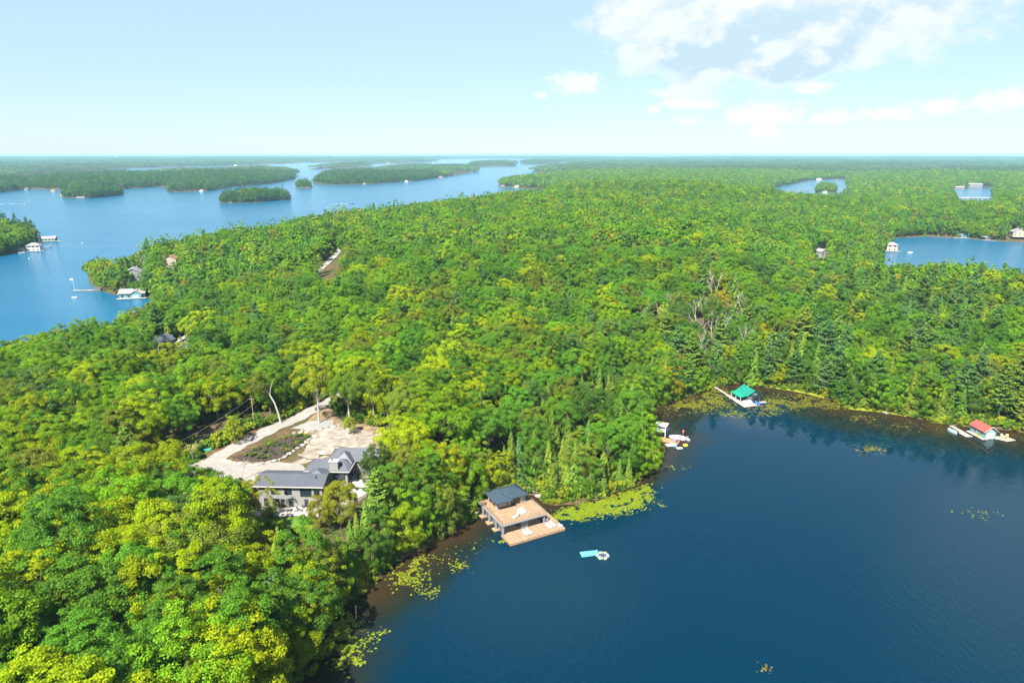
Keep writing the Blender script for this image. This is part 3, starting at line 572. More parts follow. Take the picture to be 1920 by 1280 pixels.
# ---------------------------------------------------------------- single trees, the 300 of each kind that show largest
inside = (pu > -70) & (pu < 1990) & (pv > 250) & (pv < 1400)
PLACES = [('the lower left corner', 130, 1190), ('the bottom edge', 430, 1230), ('the left edge', 60, 930), ('the leaning pale trunk', 500, 720), ('the open lake at left', 60, 690), ('the grey house', 560, 1010), ('the house lawn', 390, 960),
    ('the rock outcrop', 720, 800), ('the gravel driveway', 360, 800), ('the hidden roofs', 330, 680), ('the two-storey boathouse', 930, 880), ('the bank below the house', 690, 1010), ('the lower lily pads', 570, 1120), ('the swim dock', 1190, 790), ('the yellow-green lily bed', 1120, 880),
    ('the green-roofed boathouse', 1390, 690), ('the cove beside the swim dock', 1260, 690), ('the bay shore', 1590, 710), ('the red-roofed boathouse', 1830, 740), ('the right edge', 1880, 640), ('the grey dead trees', 1330, 600), ('the middle of the forest', 1000, 660),
    ('the forest centre left', 760, 620), ('the forest above the cove', 1150, 600), ('the woods behind the leaning trunk', 600, 620), ('the slope right of the dead trees', 1560, 590), ('the right-hand lake', 1750, 540), ('the lake point at left', 250, 600)]
ORD = ['first', 'second', 'third', 'fourth', 'fifth', 'sixth', 'seventh', 'eighth', 'ninth', 'tenth', 'eleventh', 'twelfth', 'thirteenth', 'fourteenth', 'fifteenth', 'sixteenth', 'seventeenth', 'eighteenth', 'nineteenth', 'twentieth'] + ['%dth' % k if k % 10 not in (1, 2, 3) else '%d%s' % (k, {1: 'st', 2: 'nd', 3: 'rd'}[k % 10]) for k in range(21, 60)]
single = np.zeros(n, bool); buckets = {}
KN = [('broadleaf_tree', 'broadleaf tree', BL0, BCOL), ('pine_tree', 'pine', PI0, CCOL), ('cedar_tree', 'cedar', CE0, CCOL)]
for k in range(3):
    idx = np.where((KIND == k) & inside)[0]; idx = idx[np.argsort(TD[idx] / SCL[idx])][:300]; single[idx] = True
    for i in idx:
        p = min(PLACES, key=lambda q: (q[1] - pu[i]) ** 2 + (q[2] - pv[i]) ** 2)[0]; c = KN[k][3][(CI if k == 0 else CC)[i]][0]
        buckets.setdefault((k, c, p), []).append(i)
def plant(name, label, cat, group, i, crown, trunk, tint):
    e = thing(name, label, cat, (TX[i], TY[i], TZZ[i] - .1), ROT[i], group); e.scale = (SXY[i], SXY[i], SCL[i])
    o = link(bpy.data.objects.new('crown', crown), e); o['tint'] = [float(c) for c in tint]
    link(bpy.data.objects.new('trunk', trunk), e); return e
for (k, c, p), idx in sorted(buckets.items()):
    name, word, lst, _ = KN[k]; idx.sort(key=lambda i: pu[i])
    for j, i in enumerate(idx):
        lab = '%s %s near %s' % (c, word, p)
        if len(idx) == 2: lab += ', the ' + ('left' if j == 0 else 'right') + ' one'
        elif len(idx) > 2: lab += ', %s from left' % ORD[j]
        cr, tr = lst[(NV + i % 4) if k == 0 and TS[i] < 8 else i % (NV if k == 0 else len(lst))]; plant(name, lab, 'tree', 'single %ss of the forest' % word, i, cr, tr, TINT[i])

# ---------------------------------------------------------------- the rest of the forest: one object for each kind, instanced
def scatter(name, pts, rot, scl, idx, tint, meshes, kind='stuff'):
    coll = bpy.data.collections.new(name + '_models')
    for i, me in enumerate(meshes): coll.objects.link(bpy.data.objects.new('%s_model_%03d' % (name, i), me))
    me = bpy.data.meshes.new(name); me.vertices.add(len(pts)); me.vertices.foreach_set('co', np.asarray(pts, np.float32).ravel())
    for nm, ty, arr, key in (('rot', 'FLOAT_VECTOR', rot, 'vector'), ('scl', 'FLOAT_VECTOR', scl, 'vector'), ('tint', 'FLOAT_VECTOR', tint, 'vector'), ('pick', 'INT', idx, 'value')):
        a = me.attributes.new(nm, ty, 'POINT'); a.data.foreach_set(key, np.asarray(arr, np.int32 if ty == 'INT' else np.float32).ravel())
    ng = bpy.data.node_groups.new(name, 'GeometryNodeTree')
    ng.interface.new_socket('Geometry', in_out='INPUT', socket_type='NodeSocketGeometry'); ng.interface.new_socket('Geometry', in_out='OUTPUT', socket_type='NodeSocketGeometry')
    N = ng.nodes; L = ng.links; gi = N.new('NodeGroupInput'); go = N.new('NodeGroupOutput'); ip = N.new('GeometryNodeInstanceOnPoints')
    ci = N.new('GeometryNodeCollectionInfo'); ci.inputs['Collection'].default_value = coll; ci.inputs['Separate Children'].default_value = True; ci.inputs['Reset Children'].default_value = True
    def na(nm, ty):
        q = N.new('GeometryNodeInputNamedAttribute'); q.data_type = ty; q.inputs['Name'].default_value = nm; return q.outputs[0]
    L.new(gi.outputs[0], ip.inputs['Points']); L.new(ci.outputs[0], ip.inputs['Instance']); ip.inputs['Pick Instance'].default_value = True
    L.new(na('pick', 'INT'), ip.inputs['Instance Index']); er = N.new('FunctionNodeEulerToRotation'); L.new(na('rot', 'FLOAT_VECTOR'), er.inputs[0]); L.new(er.outputs[0], ip.inputs['Rotation']); L.new(na('scl', 'FLOAT_VECTOR'), ip.inputs['Scale']); L.new(ip.outputs[0], go.inputs[0])
    o = mesh_obj(name, me); md = o.modifiers.new('scatter', 'NODES'); md.node_group = ng
    o['kind'] = kind; return o
rest = np.where(~single)[0]
for k, (nm, lab) in enumerate((('broadleaf_forest', 'continuous canopy of broadleaf trees covering the land behind'), ('pine_forest', 'pines scattered through the far forest and islands'), ('cedar_forest', 'cedars scattered through the far forest and banks'))):
    key = ('broadleaf', 'pine', 'cedar')[k]; meshes = JOINED[key + '0'] + JOINED[key + '1'] + JOINED[key + '2']; a, b, c = (len(JOINED[key + str(q)]) for q in range(3))
    i = rest[KIND[rest] == k]; d = TD[i]; rnd = rng.integers(0, 1000, len(i))
    pick = np.where(d < 430, np.where((k == 0) & (TS[i] < 8), a - 4 + rnd % 4, rnd % (a - 4 if k == 0 else a)), np.where(d < 1250, a + rnd % b, a + b + rnd % c))
    rot = np.stack([np.zeros(len(i)), np.zeros(len(i)), ROT[i]], 1); scl = np.stack([SXY[i], SXY[i], SCL[i]], 1)
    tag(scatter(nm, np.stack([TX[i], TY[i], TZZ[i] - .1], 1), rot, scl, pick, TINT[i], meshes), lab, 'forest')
# groves of the far land, out to the horizon
gpts = []
for d0, d1, st, s in ((2950, 6200, 52, 1.0), (6200, 13500, 104, 2.0)):
    gx, gy = jitter(-d1, d1, 400, d1, st, rng); q = np.hypot(gx, gy); o = (np.abs(gx) < gy * .92 + 100) & (q > d0) & (q < d1); gx, gy = gx[o], gy[o]; o = shore(gx, gy) > 14 * s; gx, gy = gx[o], gy[o]
    gpts.append(np.stack([gx, gy, TZ(gx, gy) - .3, np.full(len(gx), s)], 1))
G = np.vstack(gpts); m_ = len(G)
gt = np.array([.078, .142, .036]) * (.75 + .55 * vnoise(G[:, 0] / 420, G[:, 1] / 420, 41)[:, None]) * rng.uniform(.85, 1.15, (m_, 1))
tag(scatter('far_forest', G[:, :3], np.stack([np.zeros(m_), np.zeros(m_), rng.uniform(0, 6.28, m_)], 1), np.stack([G[:, 3], G[:, 3], np.where(G[:, 3] > 1, 1.15, 1.0)], 1), rng.integers(0, 6, m_), gt, GROVES), 'hazy forest running to the horizon', 'forest')
# undergrowth along the banks, under the edge trees and round the clearing
UX, UY = jitter(-260, 330, 60, 430, 1.45, rng); us = shore(UX, UY)
okk = (us > .0) & (np.abs(UX) < UY * .92 + 30); edge = (us < 5) & (rng.random(len(UX)) < 1.0); clear = (poly_dist(UX, UY, KEEP[1]) < 7) & (rng.random(len(UX)) < .55); inn = (np.hypot(UX, UY) < 260) & (rng.random(len(UX)) < .08)
okk &= edge | clear | inn
for q in KEEP: okk &= ~in_poly(UX, UY, q)
okk &= seg_dist(UX, UY, DRIVE) > 3.4
UX, UY = UX[okk], UY[okk]; m_ = len(UX); us = us[okk]
uc = np.array([(.17, .23, .012), (.10, .18, .014), (.065, .13, .016), (.21, .24, .012)])[rng.integers(0, 4, m_)] * rng.uniform(.8, 1.2, (m_, 1)); usc = rng.uniform(.6, 1.5, m_) * np.where(us < 1.2, .75, 1.15)
SHR = lib('shrub', shrub, 5, 0, M_LEAF, M_BARK, 400, True)
tag(scatter('undergrowth', np.stack([UX, UY, TZ(UX, UY)], 1), np.stack([np.zeros(m_), np.zeros(m_), rng.uniform(0, 6.28, m_)], 1), np.stack([usc] * 3, 1), rng.integers(0, 5, m_), uc, SHR), 'low bushes along the banks and clearing edges', 'bushes')
print('trees', n, 'single', single.sum(), 'groves', len(G), 'shrubs', m_)

# ---------------------------------------------------------------- materials of built things
def plank_material(name, color, width=.15, axis=0):
    m = bpy.data.materials.new(name); m.use_nodes = True; nt = m.node_tree; N = nt.nodes; L = nt.links; b = N['Principled BSDF']
    tc = N.new('ShaderNodeTexCoord'); sp = N.new('ShaderNodeSeparateXYZ'); L.new(tc.outputs['Object'], sp.inputs[0])
    mu = N.new('ShaderNodeMath'); mu.operation = 'MULTIPLY'; L.new(sp.outputs[axis], mu.inputs[0]); mu.inputs[1].default_value = 1 / width
    fl = N.new('ShaderNodeMath'); fl.operation = 'FLOOR'; L.new(mu.outputs[0], fl.inputs[0]); fr = N.new('ShaderNodeMath'); fr.operation = 'FRACT'; L.new(mu.outputs[0], fr.inputs[0])
    wn = N.new('ShaderNodeTexWhiteNoise'); wn.noise_dimensions = '1D'; L.new(fl.outputs[0], wn.inputs['W'])
    n = N.new('ShaderNodeTexNoise'); n.inputs['Scale'].default_value = .8; n.inputs['Detail'].default_value = 5; L.new(tc.outputs['Object'], n.inputs['Vector'])
    ad = N.new('ShaderNodeMath'); ad.operation = 'MULTIPLY_ADD'; L.new(wn.outputs['Value'], ad.inputs[0]); ad.inputs[1].default_value = .5; L.new(n.outputs[0], ad.inputs[2])
    r = N.new('ShaderNodeValToRGB'); e = r.color_ramp.elements; e[0].position = .35; e[0].color = (*[c * .74 for c in color], 1); e[1].position = 1.15 if False else 1.0; e[1].color = (*[min(1, c * 1.2) for c in color], 1); L.new(ad.outputs[0], r.inputs[0])
    gap = N.new('ShaderNodeMath'); gap.operation = 'GREATER_THAN'; L.new(fr.outputs[0], gap.inputs[0]); gap.inputs[1].default_value = .06
    mx = N.new('ShaderNodeMix'); mx.data_type = 'RGBA'; L.new(gap.outputs[0], mx.inputs[0]); mx.inputs[6].default_value = (*[c * .25 for c in color], 1); L.new(r.outputs[0], mx.inputs[7]); L.new(mx.outputs[2], b.inputs['Base Color'])
    b.inputs['Roughness'].default_value = .75; b.inputs['Specular IOR Level'].default_value = .25
    return m
M = {
    'deck': plank_material('cedar_decking', (.24, .158, .098), .28), 'dock_grey': plank_material('weathered_decking', (.26, .23, .20)), 'dock_pale': plank_material('pale_decking', (.29, .26, .235)),
    'fascia': mat('fascia_wood', (.33, .19, .10), .7, .3, .2, 2), 'post': mat('grey_paint', (.16, .19, .22), .6), 'blue_roof': mat('slate_blue_metal', (.028, .048, .066), .5, .4, .12, .6, .1), 'roof_grey': mat('grey_standing_seam', (.068, .073, .088), .55, .4, .12, .5, .1),
    'seam': mat('seam_metal', (.10, .11, .13), .4, .5), 'wall_grey': mat('grey_siding', (.18, .18, .172), .8, .25, .08, 1.5), 'wall_dark': mat('dark_siding_and_shade', (.09, .095, .10), .8, .2, .1, 1.5), 'trim': mat('pale_trim', (.40, .385, .365), .6), 'wood_wall': mat('cedar_siding', (.36, .25, .16), .7, .3, .2, 2),
    'glass': mat('window_glass', (.015, .022, .03), .05, .8), 'glass_warm': mat('glass_with_blinds', (.30, .26, .22), .15, .6), 'black': mat('black_metal', (.012, .012, .014), .45), 'rail': mat('rail_metal', (.22, .20, .17), .4, .5, metal=.5),
    'white': mat('white_paint', (.52, .51, .50), .5), 'cushion': mat('white_cushion', (.47, .46, .44), .9, .1), 'concrete': mat('concrete', (.33, .31, .28), .9, .2, .15, 1.2), 'gravel': mat('gravel', (.205, .19, .172), .95, .1, .16, .9, 0, .08), 'gravel_grey': mat('grey_gravel', (.20, .195, .185), .95, .1, .25, 2.5, 0, .5),
    'lawn': mat('lawn_grass', (.075, .15, .018), .95, .1, .35, .7), 'mulch': mat('dark_mulch', (.045, .034, .03), .95, .1, .4, 3, 0, .5), 'rock': mat('pale_granite', (.21, .18, .15), .9, .2, .5, .45, 0, .6), 'rock_warm': mat('buff_stone', (.50, .36, .22), .9, .2, .2, 1), 'rock_grey': mat('grey_stone', (.30, .29, .27), .9, .2, .3, .9, 0, .4),
    'green_roof': mat('green_metal', (.004, .155, .11), .5, .5, .06, .8), 'green_roof2': mat('bright_green_metal', (.003, .20, .12), .5, .5, .06, .8), 'dark_green': mat('dark_green_siding', (.018, .04, .045), .7, .3, .1, 2), 'red_roof': mat('red_metal', (.27, .06, .05), .55, .4, .15, 1.2), 'teal_wall': mat('teal_siding', (.10, .22, .24), .7, .3, .08, 2), 'pale_teal': mat('pale_teal_paint', (.34, .52, .54), .6),
    'turq': mat('turquoise_foam', (.08, .45, .44), .7), 'yellow': mat('yellow_vinyl', (.80, .52, .03), .4), 'blue': mat('blue_vinyl', (.02, .13, .55), .4), 'navy': mat('navy_mesh', (.035, .045, .08), .8), 'orange': mat('orange_plastic', (.75, .28, .06), .45), 'pink': mat('pink_plastic', (.75, .12, .20), .45), 'redp': mat('red_plastic', (.62, .03, .06), .45), 'teal': mat('teal_plastic', (.03, .42, .45), .45), 'lime': mat('lime_plastic', (.45, .55, .05), .5),
    'shingle': mat('grey_shingle', (.19, .185, .185), .9, .2, .2, 1.5), 'cream': mat('cream_siding', (.30, .26, .21), .8), 'brown': mat('brown_log', (.20, .12, .07), .8, .2, .2, 1.5), 'navyhull': mat('navy_hull', (.02, .05, .10), .3), 'foam': mat('wake_foam', (.75, .82, .86), .7), 'wire': mat('wire', (.15, .15, .15), .5), 'pole': mat('pole_wood', (.30, .22, .14), .9, .1, .2, 2)}

def sheet(name, poly, material, lift=.1, step=1.6, kind='structure'):
    """a patch of surface laid over the ground"""
    q = np.array(poly, float); e = []
    for a, b in zip(q, np.roll(q, -1, 0)):
        k = max(1, int(np.hypot(*(b - a)) / step)); e += [a + (b - a) * t / k for t in range(k)]
    # the edge wanders a little
    e = [p + (vnoise(p[0] / 1.7, p[1] / 1.7, 8) - .5) * .9 for p in e]; nb = len(e); eb = np.array(e)
    gx, gy = np.meshgrid(np.arange(q[:, 0].min(), q[:, 0].max(), step), np.arange(q[:, 1].min(), q[:, 1].max(), step)); gx, gy = gx.ravel(), gy.ravel(); o = in_poly(gx, gy, eb) & (poly_dist(gx, gy, eb) > step * .45)
    vs = [Vector(p) for p in e] + [Vector((a, b)) for a, b in zip(gx[o], gy[o])]
    co, _, fs, _, _, _ = delaunay_2d_cdt(vs, [(i, (i + 1) % nb) for i in range(nb)], [], 1, 1e-4)
    me = bpy.data.meshes.new(name); me.from_pydata([(p.x, p.y, tz(p.x, p.y) + lift) for p in co], [], [tuple(f) for f in fs]); me.update()
    o = mesh_obj(name, me, material); o['kind'] = kind
    return o
def strip(name, line, w, material, lift=.12, kind='structure'):
    pts = []
    for a, b in zip(line[:-1], line[1:]):
        for t in np.linspace(0, 1, 6, endpoint=False): pts.append(Vector((a[0] + (b[0] - a[0]) * t, a[1] + (b[1] - a[1]) * t)))
    pts.append(Vector(line[-1])); V = []; F = []
    for i, p in enumerate(pts):
        d = (pts[min(i + 3, len(pts) - 1)] - pts[max(i - 3, 0)]).normalized(); s = Vector((d.y, -d.x)); ww = w * (1 + .12 * math.sin(i * 1.7))
        for k in (-.5, -.17, .17, .5): q = p + s * ww * k; V.append((q.x, q.y, tz(q.x, q.y) + lift))
    for i in range(len(pts) - 1):
        for k in range(3): F.append((i * 4 + k, i * 4 + k + 1, i * 4 + k + 5, i * 4 + k + 4))
    me = bpy.data.meshes.new(name); me.from_pydata(V, [], F); me.update(); return tag(mesh_obj(name, me, material), kind=kind)
def rock_mesh(seed, flat=.6, sub=2):
    rng = random.Random(seed); bm = bmesh.new(); bmesh.ops.create_icosphere(bm, subdivisions=sub, radius=1)
    cuts = [(Vector((rng.uniform(-1, 1), rng.uniform(-1, 1), rng.uniform(-.4, 1))).normalized(), rng.uniform(.5, .85)) for _ in range(9)]
    for v in bm.verts:
        for nrm, dd in cuts:
            k = v.co.dot(nrm)
            if k > dd: v.co -= nrm * (k - dd)
        v.co += Vector((rng.uniform(-1, 1), rng.uniform(-1, 1), rng.uniform(-1, 1))) * .05; v.co.z *= flat
    me = bpy.data.meshes.new('rock'); bm.to_mesh(me); bm.free(); return me
ROCKS = [rock_mesh(20 + i) for i in range(7)]
def window(parent, x0, x1, z0, z1, y, bars=1, glass='glass', face=-1, th=.08, frame='black'):
    """a window on a wall that faces -y (face=-1) or +y; recessed pane, proud frame, mullions"""
    f = MB(); t = .09; a, b = sorted((y, y + face * th))
    f.box(x0 - t, x0, a, b, z0 - t, z1 + t).box(x1, x1 + t, a, b, z0 - t, z1 + t).box(x0, x1, a, b, z0 - t, z0).box(x0, x1, a, b, z1, z1 + t)
    for k in range(1, bars + 1):
        xm = x0 + (x1 - x0) * k / (bars + 1); f.box(xm - .03, xm + .03, a, b - .01, z0, z1)
    w = f.build('window', M[frame], parent); a, b = sorted((y + face * .01, y + face * .04)); MB().box(x0, x1, a, b, z0, z1).build('pane', M[glass], w); return w
def window_x(parent, y0, y1, z0, z1, x, bars=1, glass='glass', face=1, frame='black'):
    f = MB(); t = .09; a, b = sorted((x, x + face * .08))
    f.box(a, b, y0 - t, y0, z0 - t, z1 + t).box(a, b, y1, y1 + t, z0 - t, z1 + t).box(a, b, y0, y1, z0 - t, z0).box(a, b, y0, y1, z1, z1 + t)
    for k in range(1, bars + 1): ym = y0 + (y1 - y0) * k / (bars + 1); f.box(a, b - .01, ym - .03, ym + .03, z0, z1)
    w = f.build('window', M[frame], parent); a, b = sorted((x + face * .01, x + face * .04)); MB().box(a, b, y0, y1, z0, z1).build('pane', M[glass], w); return w
def gable_walls(x0, x1, y0, y1, z0, z1, zr, axis='y'):
    """four walls with gable triangles under a ridge along axis"""
    m = MB().box(x0, x1, y0, y1, z0, z1)
    if axis == 'y':
        xm = (x0 + x1) / 2; m.add([(x0, y0, z1), (x1, y0, z1), (xm, y0, zr), (x0, y1, z1), (x1, y1, z1), (xm, y1, zr)], [(0, 1, 2), (4, 3, 5), (1, 4, 5, 2), (3, 0, 2, 5)])
    else:
        ym = (y0 + y1) / 2; m.add([(x0, y0, z1), (x0, y1, z1), (x0, ym, zr), (x1, y0, z1), (x1, y1, z1), (x1, ym, zr)], [(1, 0, 2), (3, 4, 5), (0, 3, 5, 2), (4, 1, 2, 5)])
    return m

# ---------------------------------------------------------------- the clearing: drive, court, lawn, bed, rocks
strip('driveway', DRIVE, 5.0, M['gravel'], .14)
strip('road', ROAD, 4.5, mat('pale_road', (.27, .25, .23), .9, .2, .1, .3), .15)
sheet('courtyard', [(-87, 164), (-80, 161.5), (-70, 159.6), (-62, 158.5), (-52.5, 158.6), (-52.3, 163.5), (-56, 168.4), (-63, 170.4), (-68, 168.7), (-76.5, 171.2), (-81, 173)], M['gravel'], .22)
sheet('lawn', [(-84, 160), (-72, 159), (-66.5, 157.5), (-64, 150), (-68, 143), (-76, 145), (-84, 152)], M['lawn'], .1)
sheet('lawn', [(-64, 147.2), (-48, 146.4), (-46, 141), (-64, 141)], M['lawn'], .1)
sheet('patio', [(-64.5, 151.2), (-46, 151), (-45.5, 146.9), (-64, 147.6)], M['concrete'], .12)
sheet('grass_verge', [(-89, 172), (-84.5, 178), (-79, 187), (-73.5, 195), (-77, 197), (-84, 190), (-93, 178)], M['lawn'], .1)
sheet('bare_ground', [(-60, 206), (-55, 200), (-50, 192), (-38, 190), (-36, 172), (-48, 171.5), (-56, 175), (-60, 183), (-64, 190)], mat('sandy_ground', (.15, .11, .065), .95, .1, .35, .5, 0, .3), .08)
sheet('garden_bed', [(-77.5, 173), (-72, 178.5), (-66.5, 184), (-60.5, 186), (-57.5, 184.4), (-60, 178), (-63.2, 172.6), (-68, 170.6)], M['mulch'], .2)
sheet('gravel_pad', [(-66, 190), (-62, 195), (-55, 195), (-53.5, 190), (-58, 187.5)], M['gravel_grey'], .16)
rk = random.Random(5)
sheet('bare_rock', [(-58, 174), (-50, 172.5), (-40, 174), (-38, 182), (-43, 187), (-52, 190), (-57.5, 186.5), (-58, 180)], M['rock'], .16)
t = thing('rock_outcrop', 'broad pale granite outcrop in slanting ledges behind the grey house', 'rock', (-49, 178, tz(-49, 178)))
for k in range(48):
    u = rk.uniform(-1, 1); v = rk.uniform(-1, 1); x = -8 * u * .95 + v * 2 + 1; y = v * 6.5; zz = tz(-49 + x, 178 + y) - tz(-49, 178)
    o = link(bpy.data.objects.new('ledge', ROCKS[k % 7].copy() if k < 7 else None or ROCKS[k % 7]), t); o.location = (x, y, zz + rk.uniform(-.55, -.1)); o.rotation_euler = (rk.uniform(-.15, .15), rk.uniform(-.15, .2), R(38) + rk.uniform(-.12, .12)); o.scale = (rk.uniform(3.0, 6.2), rk.uniform(.7, 1.5), rk.uniform(.9, 1.7))
for me in ROCKS:
    if not me.materials: me.materials.append(M['rock'])
for o in t.children:
    if not o.data.materials: o.data.materials.append(M['rock'])
GREYROCKS = [m_.copy() for m_ in ROCKS[:3]]; WARMROCKS = [m_.copy() for m_ in ROCKS[3:5]]
for m_ in GREYROCKS: m_.materials.clear(); m_.materials.append(M['rock_grey'])
for m_ in WARMROCKS: m_.materials.clear(); m_.materials.append(M['rock_warm'])
BW = [(-79, 171.6), (-77.4, 170.9), (-75.6, 170.6), (-73.8, 170.0), (-72.2, 169.6), (-70.6, 169.1), (-69, 168.9), (-67.6, 169.3), (-66.2, 169.9), (-64.9, 170.7), (-63.6, 171.6), (-62.5, 172.9), (-61.8, 174.4), (-61.0, 175.9), (-60.2, 177.4), (-59.5, 179), (-58.8, 180.6), (-58.2, 182.2), (-57.4, 183.8),
      (-58.6, 186.6), (-60.4, 187.3), (-62.4, 187.5), (-56.6, 187.2), (-54.9, 188.2), (-53.4, 189.6), (-52.2, 191.2), (-64.2, 187.2)]
for k, (x, y) in enumerate(BW):
    pool = WARMROCKS if k in (0, 1, 20, 21) else ROCKS if k % 3 else GREYROCKS
    o = link(bpy.data.objects.new('boulder', pool[k % len(pool)])); s = rk.uniform(.75, 1.15); o.scale = (s * 1.15, s * .85, s * .8); o.rotation_euler = (0, 0, rk.uniform(0, 6.28)); o.location = (x, y, tz(x, y) + s * .22)
    side = 'court side of the garden bed' if k < 11 else 'outcrop side of the garden bed' if k < 19 else 'top end of the garden bed'
    j = k if k < 11 else k - 11 if k < 19 else k - 19
    tag(o, '%s boulder edging the %s, %s from the drive' % ('buff' if pool is WARMROCKS else 'pale' if pool is ROCKS else 'grey', side, ORD[j]), 'boulder', 'boulders edging the garden bed')
BEDSHR = []
for q in range(3):
    g_, p_, n_, s_, t_ = shrub(460 + q); BEDSHR.append((leaf_mesh('bed_plant_leaves', g_, p_, n_, s_, M_LEAF), t_.mesh('bed_plant_stem')))
    BEDSHR[-1][1].materials.append(M_BARK)
bedp = np.array([(-77.5, 173), (-72, 178.5), (-66.5, 184), (-60.5, 186), (-57.5, 184.4), (-60, 178), (-63.2, 172.6), (-68, 170.6)])
cand = []
while len(cand) < 38:
    x, y = rk.uniform(-77, -58), rk.uniform(170, 186)
    if in_poly(np.array([x]), np.array([y]), bedp)[0] and poly_dist(np.array([x]), np.array([y]), bedp)[0] > .8 and all((x - a) ** 2 + (y - b) ** 2 > 1.4 for a, b in cand): cand.append((x, y))
cand.sort(key=lambda p: p[0])
for k, (x, y) in enumerate(cand):
    lv, st = BEDSHR[k % 3]; s = rk.uniform(.3, .62); e = thing('bed_shrub', '%s %s shrub in the mulch bed, %s from the left' % ('tiny' if s < .42 else 'small', 'lime' if k % 3 == 0 else 'green', ORD[k]), 'shrub', (x, y, tz(x, y) + .18), rk.uniform(0, 6), 'small shrubs in the mulch bed'); e.scale = (s, s, s)
    o = link(bpy.data.objects.new('leaves', lv), e); o['tint'] = [.17, .21, .012] if k % 3 == 0 else [.07, .13, .02]; link(bpy.data.objects.new('stem', st), e)
# rubble and shoreline rocks by the boathouse
for k, (u, v, z, s, lab) in enumerate(((985, 903, 2.2, 2.6, 'big pale rock slab behind the boathouse roof'), (930, 905, 2.4, 1.6, 'pale rubble rock at the left rear of the boathouse'), (1005, 915, 1.2, 1.5, 'low rock beside the dark notch right of the boathouse'), (890, 958, .6, 1.5, 'grey rock at the waterline left of the boathouse'), (950, 900, 3.0, 1.3, 'small pale rock above the boathouse roof'), (1010, 925, .8, 1.0, 'brown rock at the landward end of the dock'),
                                       (668, 925, 6.5, 2.0, 'pale rock slab right of the house steps'), (690, 905, 6.8, 1.7, 'pale rock slab above the house steps'), (640, 975, 5, 1.6, 'white rock below the golden tree'), (610, 968, 5.2, 1.2, 'white rock beside the patio end'), (1180, 908, .4, 1.1, 'grey rock on the bank above the lily bed'), (1660, 772, .3, 1.3, 'grey bank rock at the foot of the bay pines'), (1735, 790, .3, 1.2, 'pale bank rock left of the red-roofed boathouse'))):
    x, y = gp(u, v, z); o = link(bpy.data.objects.new('rock', (ROCKS if k % 3 else GREYROCKS)[k % 3])); o.location = (x, y, tz(x, y) + .15); o.scale = (s * 1.3, s, s * .7); o.rotation_euler = (0, 0, k * 1.3); tag(o, lab, 'rock')

# ---------------------------------------------------------------- the grey house
H = thing('grey_house', 'long grey house with dark standing-seam roofs in the forest clearing', 'house', (-61, 152, 6), R(-2))
def ribs(m, p0, p1, q0, q1, step=.55, r=.035):
    """raised seams running from edge p0-p1 up to edge q0-q1"""
    p0, p1, q0, q1 = map(Vector, (p0, p1, q0, q1)); n = max(2, int((p1 - p0).length / step))
    for k in range(1, n):
        a = p0.lerp(p1, k / n); b = q0.lerp(q1, k / n); d = (b - a).normalized(); s = (p1 - p0).normalized() * r; u = s.cross(d).normalized() * .07
        if u.z < 0: u = -u
        a, b = a + d * .05, b - d * .08
        m.add([a - s, a + s, b + s, b - s, a - s + u, a + s + u, b + s + u, b - s + u], [(4, 5, 6, 7), (0, 1, 5, 4), (1, 2, 6, 5), (2, 3, 7, 6), (3, 0, 4, 7)])
MB().box(-1.2, 14.5, -.2, 7, -1, 5.85).build('wall', M['wall_grey'], H)
MB().box(8.6, 18.9, 6.98, 12.55, -.6, 6.45).build('wall', M['wall_grey'], H)
MB().box(12.8, 26, 12.5, 18.4, 1.0, 6.55).build('wall', M['wall_grey'], H)
MB().box(9.6, 14.2, 4.2, 7.0, 5.9, 6.3).build('wall', M['wall_dark'], H)
def roof(m, name='roof', seams=None, material='roof_grey'):
    o = m.build(name, M[material], H)
    if seams:
        s = MB()
        for q in seams: ribs(s, *q)
        tag(s.build('seams', M['seam'], o), kind='stuff')
    return o
roof(MB().hip(-2.2, 15.2, -1.0, 7.8, 5.95, 7.3, 0.02), seams=[((-2.2, -1, 5.95), (15.2, -1, 5.95), (-2.2, 3.4, 7.3), (15.2, 3.4, 7.3))])
roof(MB().hip(8.0, 19.6, 6.2, 13.2, 6.6, 8.5, 2.6), seams=[((8.0, 6.2, 6.6), (19.6, 6.2, 6.6), (10.6, 9.7, 8.5), (17.0, 9.7, 8.5)), ((19.6, 6.2, 6.6), (19.6, 13.2, 6.6), (17, 9.7, 8.5), (17.02, 9.7, 8.5))])
roof(MB().hip(12.2, 27, 11.9, 19.1, 6.75, 9.0, 2.8), seams=[((12.2, 11.9, 6.75), (27, 11.9, 6.75), (15, 15.5, 9.0), (24.2, 15.5, 9.0))])
roof(MB().hip(14.4, 19.4, 10.2, 15.6, 7.0, 9.1, 2.2, axis='y'))
roof(MB().hip(9.4, 14.8, 2.6, 7.6, 6.55, 7.85, 1.9, axis='y'))
MB().box(-2.2, 15.2, -1.14, -1.02, 5.72, 5.92).build('gutter', M['trim'], H); MB().box(8.0, 19.6, 6.06, 6.18, 6.38, 6.57).build('gutter', M['trim'], H); MB().box(19.62, 19.74, 6.2, 13.2, 6.38, 6.57).build('gutter', M['trim'], H)
ch = MB().box(14.6, 16.8, 6.5, 7.7, 6.0, 9.1).build('chimney', M['wall_grey'], H); MB().box(14.45, 16.95, 6.35, 7.85, 9.1, 9.26).build('chimney_cap', M['trim'], ch); MB().tube([(15.2, 7.1, 9.26), (15.2, 7.1, 9.8)], .16, 8).build('flue', M['black'], ch)
for x, y, z in ((12.6, 2.0, 6.9), (21.5, 14.2, 8.2), (15.8, 8.6, 7.95)): MB().tube([(x, y, z - .3), (x, y, z + .45)], .16, 8).build('vent_pipe', M['black'], H)
